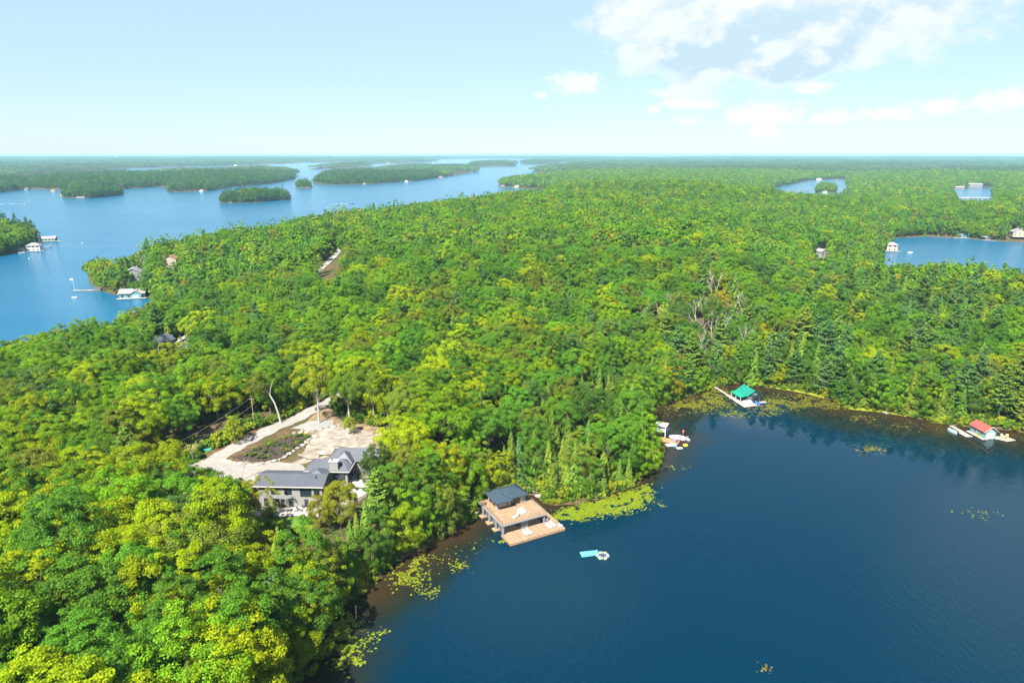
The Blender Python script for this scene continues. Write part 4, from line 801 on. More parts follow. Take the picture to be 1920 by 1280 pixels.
for x0, x1, z0, z1, b in ((2.0, 3.4, 3.5, 5.2, 1), (5.3, 6.9, 3.5, 5.2, 1), (9.2, 11.8, 3.0, 5.2, 2), (12.6, 13.8, 3.2, 5.2, 0), (.0, .9, .3, 2.2, 0), (2.2, 3.7, .3, 2.2, 1), (6.2, 7.1, .1, 2.2, 0)): window(H, x0, x1, z0, z1, -.2, b)
for x0 in (4.05, 10.0):
    d = MB().box(x0, x0 + .9, -.3, -.2, .02, 2.2).build('door', M['black'], H); MB().box(x0 + .12, x0 + .78, -.33, -.305, .3, 2.05).build('pane', M['glass'], d); MB().box(x0 + .80, x0 + .84, -.38, -.3, 1.0, 1.2).build('handle', M['trim'], d)
window(H, 10.2, 13.6, 6.35 - 2.0, 6.0, 6.98, 2); window(H, 15.4, 18.2, 3.2, 5.9, 6.98, 2); window_x(H, 8, 11.5, 3.0, 5.9, 18.9, 2)
MB().box(18.9, 24.5, 6.2, 12.5, 2.3, 2.55).build('terrace', M['concrete'], H)
for x, y in ((19.4, 6.5), (24.2, 6.5), (24.2, 11.8)): MB().box(x - .18, x + .18, y - .18, y + .18, -1.2, 2.3).build('terrace_post', M['post'], H)
MB().box(-1.2, 8.4, 7.05, 7.3, 2.9, 5.8).build('garage_wall', M['wall_grey'], H)
st = thing('stone_steps', 'pale stone steps running down the bank right of the house', 'steps', (*gp(655, 945, 6), tz(*gp(655, 945, 6))), R(-50))
for k in range(12): MB().box(-.9 + k * .0, .9, k * .7 - 4, k * .7 - 3.25, k * .16 - 1.2, k * .16 - .2).build('step', M['concrete'], st)

# ---------------------------------------------------------------- utility pole, wires, kayak by the drive
bx0, by0 = -77.6, 191.5; z0 = tz(bx0, by0); pl = thing('utility_pole', 'wooden utility pole standing beside the gravel driveway', 'pole', (bx0, by0, z0))
MB().tube([(0, 0, -.5), (0, 0, 9.3)], [.17, .11], 8).build('shaft', M['pole'], pl); MB().box(-.7, .7, -.06, .06, 8.5, 8.65).build('crossarm', M['pole'], pl)
for x in (-.6, .6): MB().tube([(x, 0, 8.65), (x, 0, 8.85)], .05, 6).build('insulator', M['white'], pl)
def wire(a, b, sag, label, r=.035):
    a, b = Vector(a), Vector(b); pts = [a.lerp(b, t / 14) - Vector((0, 0, sag * 4 * t / 14 * (1 - t / 14))) for t in range(15)]
    tag(MB().tube(pts, r, 5).build('power_line', M['wire']), label, 'wire')
x1, y1 = gp(262, 862, 15)
wire((bx0 - .6, by0, z0 + 8.85), (x1, y1, 15.5), 1.6, 'upper of two overhead wires left of the utility pole'); wire((bx0, by0, z0 + 6.6), (x1 + .4, y1 + .4, 13.6), 1.6, 'lower of two overhead wires left of the utility pole')
wire((*gp(84, 1196, 17), 17.5), (*gp(170, 1310, 16), 16), .6, 'thin overhead wire in the lower left corner')
def kayak(label, loc, rz, L, w, color, name='kayak'):
    V = []; F = []; n = 11
    for i in range(n):
        s = i / (n - 1) * 2 - 1; q = w / 2 * max(0, 1 - abs(s) ** 2.3); up = .10 * s * s
        V += [(s * L / 2, -q, .20 + up), (s * L / 2, -q * .7, .02 + up * 1.5), (s * L / 2, q * .7, .02 + up * 1.5), (s * L / 2, q, .20 + up), (s * L / 2, 0, .30 + up)]
    for i in range(n - 1):
        for k in range(5): F.append((i * 5 + k, i * 5 + (k + 1) % 5, i * 5 + 5 + (k + 1) % 5, i * 5 + 5 + k))
    e = thing(name, label, 'kayak', loc, rz); me = bpy.data.meshes.new('hull'); me.from_pydata(V, [], F); mesh_obj('hull', me, M[color], e)
    MB().tube([(.45 * math.cos(a) , w * .3 * math.sin(a), .315) for a in np.linspace(0, 2 * math.pi, 13)], .04, 4, False).build('cockpit_rim', M['black'], e); return e
x, y = gp(386, 841, 9.8); kayak('turquoise canoe lying in the grass left of the driveway', (x, y, tz(x, y) + .1), R(20), 4.6, .9, 'teal', 'canoe')

# ---------------------------------------------------------------- the two-storey boathouse
B = thing('boathouse', 'two-storey boathouse with slate-blue roof and wooden sun decks', 'boathouse', (-.4, 143.6, 0), R(27.9))
dk = MB().prism([(0, 0), (15.4, 0), (15.4, 16.6), (12.4, 16.6), (12.4, 4.9), (0, 4.9)], .46, .62).build('dock', M['deck'], B)
MB().box(.05, 15.35, .02, .10, .05, .45).build('fascia', M['fascia'], dk); MB().box(.05, .13, .1, 4.85, .05, .45).build('fascia', M['fascia'], dk); MB().box(15.27, 15.35, .1, 16.5, .05, .45).build('fascia', M['fascia'], dk)
MB().box(.3, 15.1, .4, 4.8, -.6, .3).build('crib', M['wall_dark'], dk)
MB().box(1.0, 11.3, 5.1, 17.2, .1, 3.0).build('wall', M['wall_dark'], B)  # dark colour also stands for the shade inside the open boat slip
ud = MB().box(.0, 12.3, 4.15, 17.6, 3.12, 3.32).build('upper_deck', plank_material('cedar_decking_lengthwise', (.245, .162, .098), .28, 1), B)
MB().box(-.04, 12.34, 4.04, 4.14, 2.98, 3.34).build('fascia', M['post'], ud); MB().box(-.12, -.02, 4.15, 17.6, 2.98, 3.34).build('fascia', M['post'], ud); MB().box(12.32, 12.42, 4.15, 17.6, 2.98, 3.34).build('fascia', M['post'], ud)
for y in (4.45, 8.3, 11.9, 15.6):
    MB().box(.12, .56, y - .22, y + .22, .3 if y > 5 else .62, 3.12).build('column', M['post'], B)
    if y > 5: MB().box(-.5, 1.0, y - .75, y + .75, -.8, .30).build('crib_base', M['fascia'], B)
MB().box(11.7, 12.1, 4.3, 4.7, .62, 3.12).build('column', M['post'], B)
MB().box(5.6, 7.7, 5.0, 5.09, .62, 3.0).build('panel', M['wall_grey'], B)
for k in range(4): window(B, 1.15 + k * 1.1, 2.13 + k * 1.1, .75, 2.85, 5.1, 0, 'glass')
for k in range(4): window(B, 7.85 + k * .86, 8.6 + k * .86, .75, 2.85, 5.1, 0, 'glass')
# pavilion on the upper deck
MB().box(2.5, 10.6, 12.0, 17.0, 3.32, 5.7).build('pavilion_wall', M['wood_wall'], B)
MB().box(2.42, 2.9, 11.9, 12.05, 3.33, 5.7).build('corner_post', M['post'], B); MB().box(10.3, 10.7, 11.9, 12.05, 3.33, 5.7).build('corner_post', M['post'], B)
for x0, x1, g in ((3.0, 3.95, 'glass_warm'), (4.05, 5.0, 'glass_warm'), (5.6, 6.5, 'glass_warm'), (6.6, 7.5, 'glass'), (7.8, 8.8, 'glass'), (9.1, 10.2, 'glass_warm')): window(B, x0, x1, 3.45, 5.5, 12.0, 0, g)
window_x(B, 13, 14.4, 3.6, 5.4, 2.5, 1, 'glass', -1); window_x(B, 15, 16.4, 3.6, 5.4, 2.5, 1, 'glass', -1); window_x(B, 13.2, 15.6, 3.5, 5.5, 10.6, 1)
r_ = MB().hip(1.6, 11.3, 11.1, 17.8, 5.75, 7.25, 2.9).hip(1.4, 6.2, 10.3, 15.5, 5.78, 7.0, 2.2, axis='y').build('roof', M['blue_roof'], B)
sm = MB(); ribs(sm, (6.2, 11.1, 5.75), (11.3, 11.1, 5.75), (6.2, 14.45, 7.25), (8.4, 14.45, 7.25), .6, .02); tag(sm.build('seams', M['blue_roof'], r_), kind='stuff')
rp = MB()
for a, b, n in (((.05, 4.25), (12.25, 4.25), 15), ((.05, 4.25), (.05, 17.4), 16), ((12.25, 4.25), (12.25, 16.5), 15)):
    for k in range(n + 1):
        p = Vector(a).lerp(Vector(b), k / n); MB().box(p.x - .03, p.x + .03, p.y - .03, p.y + .03, 3.32, 4.3).build('railing_post', M['rail'], B)
    for z in (3.6, 3.95): rp.tube([(*a, z), (*b, z)], .008, 3)
    rp.tube([(*a, 4.3), (*b, 4.3)], .025, 4)
rp.build('railing_cables', M['rail'], B)
for x, lab in ((4.9, 'left'), (10.75, 'right')):
    MB().box(x - .35, x + .35, 4.62, 4.98, 2.1, 2.75).tube([(x, 4.8, 2.75), (x, 4.8, 3.1)], .03, 4).build('hanging_fixture', M['black'], B)
MB().box(11.6, 12.2, 16.2, 19.5, .5, .62).build('gangway', M['deck'], B)
BM = Matrix.Translation((-.4, 143.6, 0)) @ Matrix.Rotation(R(27.9), 4, 'Z')
def lounger(label, lx, ly, z, ang, group='sun loungers on the boathouse decks'):
    p = BM @ Vector((lx, ly, 0)); e = thing('sun_lounger', label, 'sun lounger', (p.x, p.y, z), R(27.9 + ang), group)
    MB().box(-.33, .33, -1.0, .35, .22, .36).build('mattress', M['cushion'], e)
    MB().add([(-.33, .35, .24), (.33, .35, .24), (.33, 1.0, .70), (-.33, 1.0, .70), (-.33, .35, .36), (.33, .35, .36), (.33, .95, .82), (-.33, .95, .82)], [(3, 2, 1, 0), (4, 5, 6, 7), (0, 1, 5, 4), (1, 2, 6, 5), (2, 3, 7, 6), (3, 0, 4, 7)]).build('backrest', M['cushion'], e)
    MB().box(-.35, .35, -1.0, .6, .16, .22).build('frame', M['white'], e)
    for sx_ in (-.3, .3):
        for y in (-.9, .5): MB().box(sx_ - .03, sx_ + .03, y - .03, y + .03, 0, .16).build('leg', M['white'], e)
def bl(u, v, z): p = gp(u, v, z); q = BM.inverted() @ Vector((*p, 0)); return q.x, q.y
for lab, u, v, z, a in (('white sun lounger lying crosswise on the upper boathouse deck', 967.5, 966.5, 3.32, -68), ('middle white sun lounger on the upper boathouse deck', 976, 959.5, 3.32, 12), ('white sun lounger farthest right on the upper boathouse deck', 981, 956, 3.32, 12),
                        ('leftmost white sun lounger on the lower boathouse dock', 985, 998, .62, 14), ('second white sun lounger from left on the lower boathouse dock', 991.8, 995.6, .62, 14), ('third white sun lounger from left on the lower boathouse dock', 1028.5, 984.8, .62, 14), ('rightmost white sun lounger on the lower boathouse dock', 1036.3, 982, .62, 14)):
    lounger(lab, *bl(u, v, z + .3), z, a)
def deck_chair(label, loc, rz, color='white', group=None):
    """slatted lawn chair with a fanned back"""
    e = thing('lawn_chair', label, 'chair', loc, rz, group); MB().box(-.3, .3, -.3, .28, .3, .36).build('seat', M[color], e)
    MB().add([(-.3, .25, .3), (.3, .25, .3), (.36, .6, 1.0), (-.36, .6, 1.0), (-.3, .32, .3), (.3, .32, .3), (.36, .66, .98), (-.36, .66, .98)], [(0, 1, 2, 3), (7, 6, 5, 4), (0, 4, 5, 1), (1, 5, 6, 2), (2, 6, 7, 3), (3, 7, 4, 0)]).build('backrest', M[color], e)
    for s in (-1, 1): MB().box(s * .36 - .07, s * .36 + .07, -.38, .38, .54, .58).build('armrest', M[color], e); MB().box(s * .34 - .04, s * .34 + .04, -.34, -.26, 0, .54).build('leg', M[color], e); MB().box(s * .34 - .04, s * .34 + .04, .3, .38, 0, .54).build('leg', M[color], e)
    return e
p = BM @ Vector((14.6, .9, .62)); deck_chair('white chair at the outer right corner of the boathouse dock', p, R(60))
p = BM @ Vector((12.9, 5.0, .62)); deck_chair('white chair beside the right wall of the two-storey boathouse', p, R(200))

# ---------------------------------------------------------------- water trampoline and floating mat
x, y = gp(1130, 1041, .3); T = thing('water_trampoline', 'round water trampoline with yellow and blue inflated ring', 'trampoline', (x, y, 0), R(8))
for k in range(12):
    a0 = 2 * math.pi * k / 12 + .02; a1 = 2 * math.pi * (k + 1) / 12 - .02; pts = [(1.2 * math.cos(a), 1.2 * math.sin(a), .28) for a in np.linspace(a0, a1, 5)]
    MB().tube(pts, [.27, .34, .35, .34, .27], 10).build('ring_segment', M['yellow' if k % 2 else 'blue'], T)
MB().prism([(.95 * math.cos(a), .95 * math.sin(a)) for a in np.linspace(0, 2 * math.pi, 24, endpoint=False)], .36, .40).build('bounce_mat', M['navy'], T)
c = [gp(*q, .1) for q in ((1087, 1034.5), (1121, 1031), (1119.5, 1039.5), (1091, 1043.5))]
f = MB().prism([(a - c[0][0], b - c[0][1]) for a, b in c][::-1], .02, .14).build('floating_mat', M['turq']); f.location = (*c[0], 0); tag(f, 'flat turquoise floating mat moored to the water trampoline', 'mat')

# ---------------------------------------------------------------- green-roofed boathouse
G_ = thing('boathouse', 'dark boathouse with bright green metal roof and lean-to porch', 'boathouse', (89.5, 243.4, 0), R(13.1))
gable_walls(-2.8, 2.8, -3.3, 3.5, -.4, 3.15, 4.85).build('wall', M['dark_green'], G_)
def gable_roof(x0, x1, y0, y1, z, zr, th=.12):
    xm = (x0 + x1) / 2; m = MB()
    for a in (x0, x1):
        v = [(a, y0, z), (xm, y0, zr), (xm, y1, zr), (a, y1, z), (a, y0, z - th), (xm, y0, zr - th), (xm, y1, zr - th), (a, y1, z - th)]
        fs = [(0, 1, 2, 3), (7, 6, 5, 4), (0, 4, 5, 1), (2, 6, 7, 3), (3, 7, 4, 0)]
        m.add(v, fs if a < xm else [f[::-1] for f in fs])
    return m
gable_roof(-3.2, 3.2, -3.9, 4.0, 3.1, 5.1).build('roof', M['green_roof'], G_)
MB().add([(-3.2, -3.0, 3.0), (-3.2, 3.9, 3.0), (-5.4, 3.9, 2.55), (-5.4, -3.0, 2.55), (-3.2, -3.0, 2.9), (-3.2, 3.9, 2.9), (-5.4, 3.9, 2.45), (-5.4, -3.0, 2.45)], [(0, 3, 2, 1), (4, 5, 6, 7), (0, 1, 5, 4), (1, 2, 6, 5), (2, 3, 7, 6), (3, 0, 4, 7)][::1]).build('porch_roof', M['green_roof2'], G_)
for y in (-2.8, .4, 3.6): MB().box(-5.25, -5.07, y - .09, y + .09, .5, 2.5).build('porch_post', M['trim'], G_)
MB().box(.1, 2.2, -3.36, -3.31, .0, 2.5).build('boat_entry', M['black'], G_); window(G_, -2.3, -1.2, 1.2, 2.4, -3.3, 1, 'glass', -1, .08, 'trim')  # black panel paints the shade inside the open boat bay
MB().add([(-1.6, -3.34, 3.35), (1.6, -3.34, 3.35), (0, -3.34, 4.35), (-1.6, -3.30, 3.35), (1.6, -3.30, 3.35), (0, -3.30, 4.35)], [(0, 1, 2), (5, 4, 3), (0, 3, 4, 1), (1, 4, 5, 2), (2, 5, 3, 0)]).build('gable_board', M['wall_grey'], G_)
d = MB().prism([(-6.3, -7.4), (-.6, -7.0), (-.6, -3.4), (-2.85, -3.4), (-2.85, 3.6), (-4.7, 3.6), (-4.7, 5.6), (-6.1, 5.6)], .38, .52).build('dock', M['dock_pale'], G_)
MB().box(-5.9, -4.8, 5.7, 15.5, .42, .54).build('gangway', M['dock_grey'], G_); MB().box(2.3, 4.8, -4.9, -3.4, .36, .5).build('finger_dock', M['dock_pale'], G_)
for q in ((-6, -7.1), (-1, -6.8), (-6, -2), (-6, 3), (4.5, -4.6)): MB().tube([(*q, -1.5), (*q, .37)], .12, 6).build('pile', M['pole'], d)
GM = Matrix.Translation((89.5, 243.4, 0)) @ Matrix.Rotation(R(13.1), 4, 'Z')
for k in range(4): deck_chair('white lawn chair on the green-roofed boathouse dock, %s from left' % ORD[k], GM @ Vector((-4.6 + k * 1.05, -4.1, .52)), R(13 + (-6 + 5 * k)), 'white', 'white chairs on the green boathouse dock')
deck_chair('white lawn chair at the dock corner by the green-roofed boathouse', GM @ Vector((-1.2, -6.5, .52)), R(190))
def boat(label, loc, rz, L=5.5, w=2.1, hull='white', cat='boat', deckc='cream', name='motorboat'):
    e = thing(name, label, cat, loc, rz); V = []; F = []; n = 9
    for i in range(n):
        s = i / (n - 1); q = w / 2 * (1 if s < .45 else max(.02, 1 - ((s - .45) / .55) ** 2)); h = .62 + .25 * s
        V += [(s * L - L / 2, -q, h), (s * L - L / 2, -q * .75, -.2 + .25 * s ** 3), (s * L - L / 2, q * .75, -.2 + .25 * s ** 3), (s * L - L / 2, q, h)]
    for i in range(n - 1):
        for k in range(3): F.append((i * 4 + k, i * 4 + k + 1, i * 4 + k + 5, i * 4 + k + 4))
        F.append((i * 4 + 3, i * 4, i * 4 + 4, i * 4 + 7))
    F.append((0, 1, 2, 3)); me = bpy.data.meshes.new('hull'); me.from_pydata(V, [], F); mesh_obj('hull', me, M[hull], e)
    MB().box(-L * .42, L * .08, -w * .36, w * .36, .60, .78).build('cockpit', M[deckc], e)
    MB().add([(L * .1, -w * .4, .7), (L * .1, w * .4, .7), (L * .02, w * .36, 1.25), (L * .02, -w * .36, 1.25), (L * .13, -w * .4, .7), (L * .13, w * .4, .7), (L * .04, w * .36, 1.25), (L * .04, -w * .36, 1.25)], [(0, 1, 2, 3), (7, 6, 5, 4), (0, 4, 5, 1), (1, 5, 6, 2), (2, 6, 7, 3), (3, 7, 4, 0)]).build('windshield', M['glass'], e)
    MB().box(-L * .56, -L * .48, -.25, .25, .1, 1.0).build('outboard_motor', M['black'], e); return e
boat('small blue boat nosing out of the green-roofed boathouse', GM @ Vector((1.15, -3.9, 0)), R(13.1 - 90), 4.2, 1.5, 'blue')

# ---------------------------------------------------------------- red-roofed boathouse
RB = thing('boathouse', 'small teal boathouse with a red metal gable roof', 'boathouse', (155.9, 210.0, 0), R(4.6))
gable_walls(-1.95, 1.95, -3.2, 3.2, -.3, 2.7, 4.0).build('wall', M['teal_wall'], RB); gable_roof(-2.4, 2.4, -3.7, 3.6, 2.62, 4.3).build('roof', M['red_roof'], RB)
w_ = MB().box(-1.3, 1.3, -3.27, -3.21, .2, 2.35).build('door', M['pale_teal'], RB); MB().box(-.02, .02, -3.29, -3.275, .2, 2.35).build('door_gap', M['black'], w_)
MB().add([(-.8, -3.27, 2.75), (.8, -3.27, 2.75), (0, -3.27, 3.4), (-.8, -3.22, 2.75), (.8, -3.22, 2.75), (0, -3.22, 3.4)], [(0, 1, 2), (5, 4, 3), (0, 3, 4, 1), (1, 4, 5, 2), (2, 5, 3, 0)]).build('gable_window', M['trim'], RB)
window_x(RB, -2.2, -1.0, 1.0, 2.1, -1.95, 1, 'glass', -1, 'trim'); window_x(RB, .4, 1.6, 1.0, 2.1, -1.95, 1, 'glass', -1, 'trim')
for s in (-1, 1): MB().add([(s * 2.44, -3.78, 2.5), (s * 2.44, -3.72, 2.5), (0, -3.72, 4.36), (0, -3.78, 4.36), (s * 2.44, -3.78, 2.62), (s * 2.44, -3.72, 2.62), (0, -3.72, 4.5), (0, -3.78, 4.5)], [(0, 1, 2, 3), (7, 6, 5, 4), (0, 3, 7, 4), (1, 5, 6, 2), (0, 4, 5, 1)]).build('barge_board', M['white'], RB)
d = MB().prism([(-3.4, -4.2), (-1.4, -4.2), (-1.4, -3.35), (-2.0, -3.35), (-2.0, 3.2), (-3.4, 3.2)], .3, .44).build('dock', M['dock_pale'], RB)
d = MB().prism([(1.4, -4.3), (2.2, -4.3), (3.6, -6.2), (7.2, -5.5), (5.9, -1.4), (4.2, -2.3), (2.1, -1.0), (2.1, -3.3), (1.4, -3.35)], .3, .44).build('dock', M['dock_pale'], RB)
MB().box(-7.0, -4.6, -1.6, 3.0, .28, .42).build('floating_dock', M['dock_grey'], RB); MB().box(-5.9, -4.5, 3.1, 8.0, .3, .42).build('gangway', M['dock_grey'], RB)
RM = Matrix.Translation((155.9, 210, 0)) @ Matrix.Rotation(R(4.6), 4, 'Z')
kayak('orange kayak on the outer dock of the red-roofed boathouse', RM @ Vector((4.5, -4.2, .44)), R(-30), 2.8, .8, 'orange'); kayak('yellow kayak beside the wall of the red-roofed boathouse', RM @ Vector((-2.6, -1.2, .44)), R(94), 3.4, .7, 'lime')
deck_chair('white chair at the back of the red boathouse outer dock', RM @ Vector((4.7, -2.9, .44)), R(10)); deck_chair('orange chair at the tip of the red boathouse outer dock', RM @ Vector((5.9, -3.2, .44)), R(-40), 'orange')
boat('small pale blue boat tied beside the red boathouse float', RM @ Vector((-7.9, 3.4, 0)), R(110), 3.6, 1.3, 'pale_teal')
for (u, v, z, rz) in ((1843, 704, 6, R(-20)),):
    x, y = gp(u, v, z + 3); e = thing('cabin', 'reddish cabin half hidden among pines above the red-roofed boathouse', 'house', (x, y, tz(x, y)), rz); gable_walls(-3, 3, -4, 4, -1, 3, 5).build('wall', M['brown'], e); gable_roof(-3.6, 3.6, -4.6, 4.6, 2.9, 5.3).build('roof', M['red_roof'], e); window(e, -1.5, 1.5, .9, 2.3, -4.0, 1, 'glass', -1, .08, 'trim')

# ---------------------------------------------------------------- swim dock with shelter and inflatables
SD = thing('swim_dock', 'narrow wooden swim dock with a white two-tier lookout shelter', 'dock', (48.4, 206.2, 0), R(-27))
MB().box(-2.5, 6.2, -1.0, 1.0, .36, .5).build('decking', M['deck'], SD); MB().box(-2.4, 6.1, -1.05, -1.02, .05, .36).build('fascia', M['fascia'], SD)
for x in (-1.8, 1, 3.5, 5.9): MB().tube([(x, -.85, -1.2), (x, -.85, .35)], .1, 6).build('pile', M['pole'], SD)
sh_ = MB().box(-2.6, 1.4, 1.2, 4.6, 4.2, 4.4).build('shelter_roof', M['white'], SD); MB().box(-2.4, 1.2, 1.4, 4.4, 2.3, 2.5).build('shelter_floor', M['white'], SD)
for x in (-2.3, 1.1):
    for y in (1.5, 4.3): MB().box(x - .1, x + .1, y - .1, y + .1, -.5, 4.2).build('shelter_post', M['white'], SD)
MB().box(-2.3, 1.1, 1.42, 1.5, 2.9, 3.4).build('shelter_rail', M['white'], SD)
def pad(name, label, cat, u, v, L, w, ang, color, z=.12):
    x, y = gp(u, v); o = MB().prism([(L / 2 * math.copysign(abs(math.cos(a)) ** .6, math.cos(a)), w / 2 * math.copysign(abs(math.sin(a)) ** .6, math.sin(a))) for a in np.linspace(0, 2 * math.pi, 20, endpoint=False)], .01, z).build(name, M[color]); o.location = (x, y, 0); o.rotation_euler = (0, 0, R(ang)); return tag(o, label, cat)
def ring(label, u, v, rad, tr, color, name='inflatable_ring', z=0.15, seat=None):
    x, y = gp(u, v); e = thing(name, label, 'inflatable', (x, y, z - tr * .5)); MB().tube([(rad * math.cos(a), rad * math.sin(a), tr * .6) for a in np.linspace(0, 2 * math.pi, 19)], tr, 8, False).build('tube', M[color], e)
    MB().prism([(rad * math.cos(a), rad * math.sin(a)) for a in np.linspace(0, 2 * math.pi, 14, endpoint=False)], .05, .12).build('floor', M[seat or color], e); return e
x, y = gp(1258, 834); f = MB().box(-1.6, 1.6, -.95, .95, .01, .14).build('foam_mat', M['cushion']); f.location = (x, y, 0); f.rotation_euler = (0, 0, R(8)); tag(f, 'white rectangular foam mat floating in front of the swim dock', 'mat')
pad('paddle_board', 'white and pale blue board floating nearest the camera by the swim dock', 'board', 1274, 840, 2.0, 1.1, 5, 'white')
ring('small turquoise ring beside the white board at the swim dock', 1265.5, 837, .35, .18, 'teal'); ring('yellow inflatable ring at the outer end of the swim dock', 1285, 835, .55, .24, 'yellow', seat='redp')
e = thing('inflatable_island', 'long white inflatable island moored along the far side of the swim dock', 'inflatable', (*gp(1273, 823), 0), R(-20))
MB().tube([(-3.2, .6, .25), (-1.5, 1.2, .3), (.6, 1.2, .3), (2.4, .5, .3), (3.4, -.4, .25)], [.35, .5, .55, .5, .3], 10).build('float_tube', M['white'], e); MB().box(-2.6, 1.8, -.5, .9, .05, .22).build('float_floor', M['cushion'], e); MB().tube([(2.2, .2, .4), (2.5, .1, 1.0), (2.9, 0, 1.5)], [.22, .18, .1], 8).build('float_horn', M['pink'], e)
kayak('orange kayak lying on the swim dock', Matrix.Translation((48.4, 206.2, .5)) @ Matrix.Rotation(R(-27), 4, 'Z') @ Vector((1.7, .4, 0)), R(-27), 2.8, .7, 'orange')
for k, (lx, ly, c, lab) in enumerate(((4.2, .3, 'pink', 'pink chair on the swim dock'), (5.5, -.4, 'redp', 'red chair at the tip of the swim dock'), (4.9, -.6, 'turq', 'pale turquoise chair on the swim dock'))):
    deck_chair(lab, Matrix.Translation((48.4, 206.2, .5)) @ Matrix.Rotation(R(-27), 4, 'Z') @ Vector((lx, ly, 0)), R(-27 + 120 * k), c)
fl = thing('paddle', 'pink paddle standing upright at the far side of the swim dock', 'paddle', (*gp(1280, 818), 0)); MB().tube([(0, 0, -.3), (.1, 0, 1.4)], .04, 6).build('shaft', M['pink'], fl); MB().prism([(-.12, -.03), (.32, -.03), (.32, .03), (-.12, .03)], 1.4, 2.3).build('blade', M['pink'], fl)

# ---------------------------------------------------------------- cottages, boathouses and docks round the lakes
def cottage(label, u, v, z, w, d, h, rz, wall, rf, kind='gable', storeys=1, dock=None, name='cottage', cat='house', chim=False, zg=None):
    """house seen at pixel u, v at its base height z; w wide, d deep, h to the eaves"""
    x, y = gp(u, v, z); zb = z if zg is None else zg
    e = thing(name, label, cat, (x, y, zb), R(rz)); rise = w * .24 if kind == 'gable' else min(w, d) * .26
    if kind == 'gable':
        gable_walls(-w / 2, w / 2, -d / 2, d / 2, -1.5, h, h + rise).build('wall', M[wall], e); gable_roof(-w / 2 - .5, w / 2 + .5, -d / 2 - .5, d / 2 + .5, h - .1, h + rise + .2).build('roof', M[rf], e)
    else:
        MB().box(-w / 2, w / 2, -d / 2, d / 2, -1.5, h).build('wall', M[wall], e); MB().hip(-w / 2 - .7, w / 2 + .7, -d / 2 - .7, d / 2 + .7, h, h + rise, min(w, d) * .48 if kind == 'hip' else .02).build('roof', M[rf], e)
    nwin = max(2, int(w / 3.2))
    for s in range(storeys):
        b = h / storeys * s
        for k in range(nwin):
            c = -w / 2 + w * (k + .5) / nwin; window(e, c - .65, c + .65, b + .9, b + min(2.2, h / storeys - .4), -d / 2, 1, 'glass', -1, .06, 'wall_grey')
    if chim: MB().box(w * .2, w * .2 + .9, -.4, .5, h, h + rise + 1.2).build('chimney', M['shingle'], e)
    if dock:
        x0, x1, dep = dock; k = MB().box(x0, x1, -d / 2 - dep, -d / 2 - .05, .15 - zb + .2, .35 - zb + .2).build('dock', M['dock_pale'], e)
    return e
# on the point at the left
e = cottage('teal boathouse with grey shingle roof in the bay at left', 252, 557, 0, 15, 9, 3.4, 12, 'teal_wall', 'shingle', 'long', 1, (-8.5, 9, 3.0), 'boathouse', 'boathouse')
gable_walls(-.5, 6.0, -6.2, -4.5, -.3, 3.2, 4.9).build('gable_wall', M['teal_wall'], e); gable_roof(-1.0, 6.5, -6.7, .0, 3.1, 5.2).build('gable_roof', M['shingle'], e); MB().box(1.0, 4.4, -6.28, -6.21, .2, 2.4).build('boat_entry', M['pale_teal'], e)
x, y = gp(252, 521, 9); cottage('grey-gabled cottage among trees above the teal boathouse', 252, 521, 9, 10, 11, 4.5, 20, 'wall_grey', 'shingle', 'gable', 1, None, chim=True)
cottage('pinkish cottage wall glimpsed between trees on the left point', 322, 497, 12, 9, 8, 5, 10, 'cream', 'brown', 'gable', 1)
D2 = thing('dock', 'long low dock with a white flag at the tip of the left point', 'dock', (*gp(163, 545), 0), R(4)); MB().box(-9, 9, -1.3, 1.3, .25, .45).build('decking', M['dock_grey'], D2)
for k in range(5): MB().tube([(-8 + 4 * k, 0, -2), (-8 + 4 * k, 0, .25)], .15, 6).build('pile', M['pole'], D2)
MB().box(4.5, 9.5, -.9, 1.1, .45, 2.1).build('dock_box', M['wall_dark'], D2)
fp = thing('flagpole', 'white flagpole with pale flag at the outer dock end', 'flagpole', (*gp(140, 544.5), .45)); MB().tube([(0, 0, -.3), (0, 0, 8)], .09, 6).build('pole', M['white'], fp); MB().box(-2.0, -.1, -.03, .03, 6.6, 7.8).build('flag', M['white'], fp)
dx_, dy_ = gp(163, 545); deck_chair('dark teal chair near the outer end of the left point dock', (dx_ - 3.4, dy_ - .2, .45), R(90), 'teal_wall'); deck_chair('dark teal chair nearer shore on the left point dock', (dx_ - 1.2, dy_ - .1, .45), R(90), 'teal_wall')
x, y = gp(140, 557.5); pad('swim_raft', 'white swim raft floating off the left point dock', 'raft', 140, 557.5, 3.6, 1.8, 0, 'white', .3)
boat('white motorboat moored left of the teal boathouse', (*gp(236, 559), 0), R(10), 6, 2.2)
cottage('grey roof hidden in the left forest, the larger one', 302, 654, 9, 8, 8, 4, -25, 'wall_grey', 'roof_grey', 'gable', 1)
cottage('pale roof hidden in the left forest right of the larger one', 351, 654, 9, 6, 7, 4, 15, 'wall_grey', 'shingle', 'gable', 1)
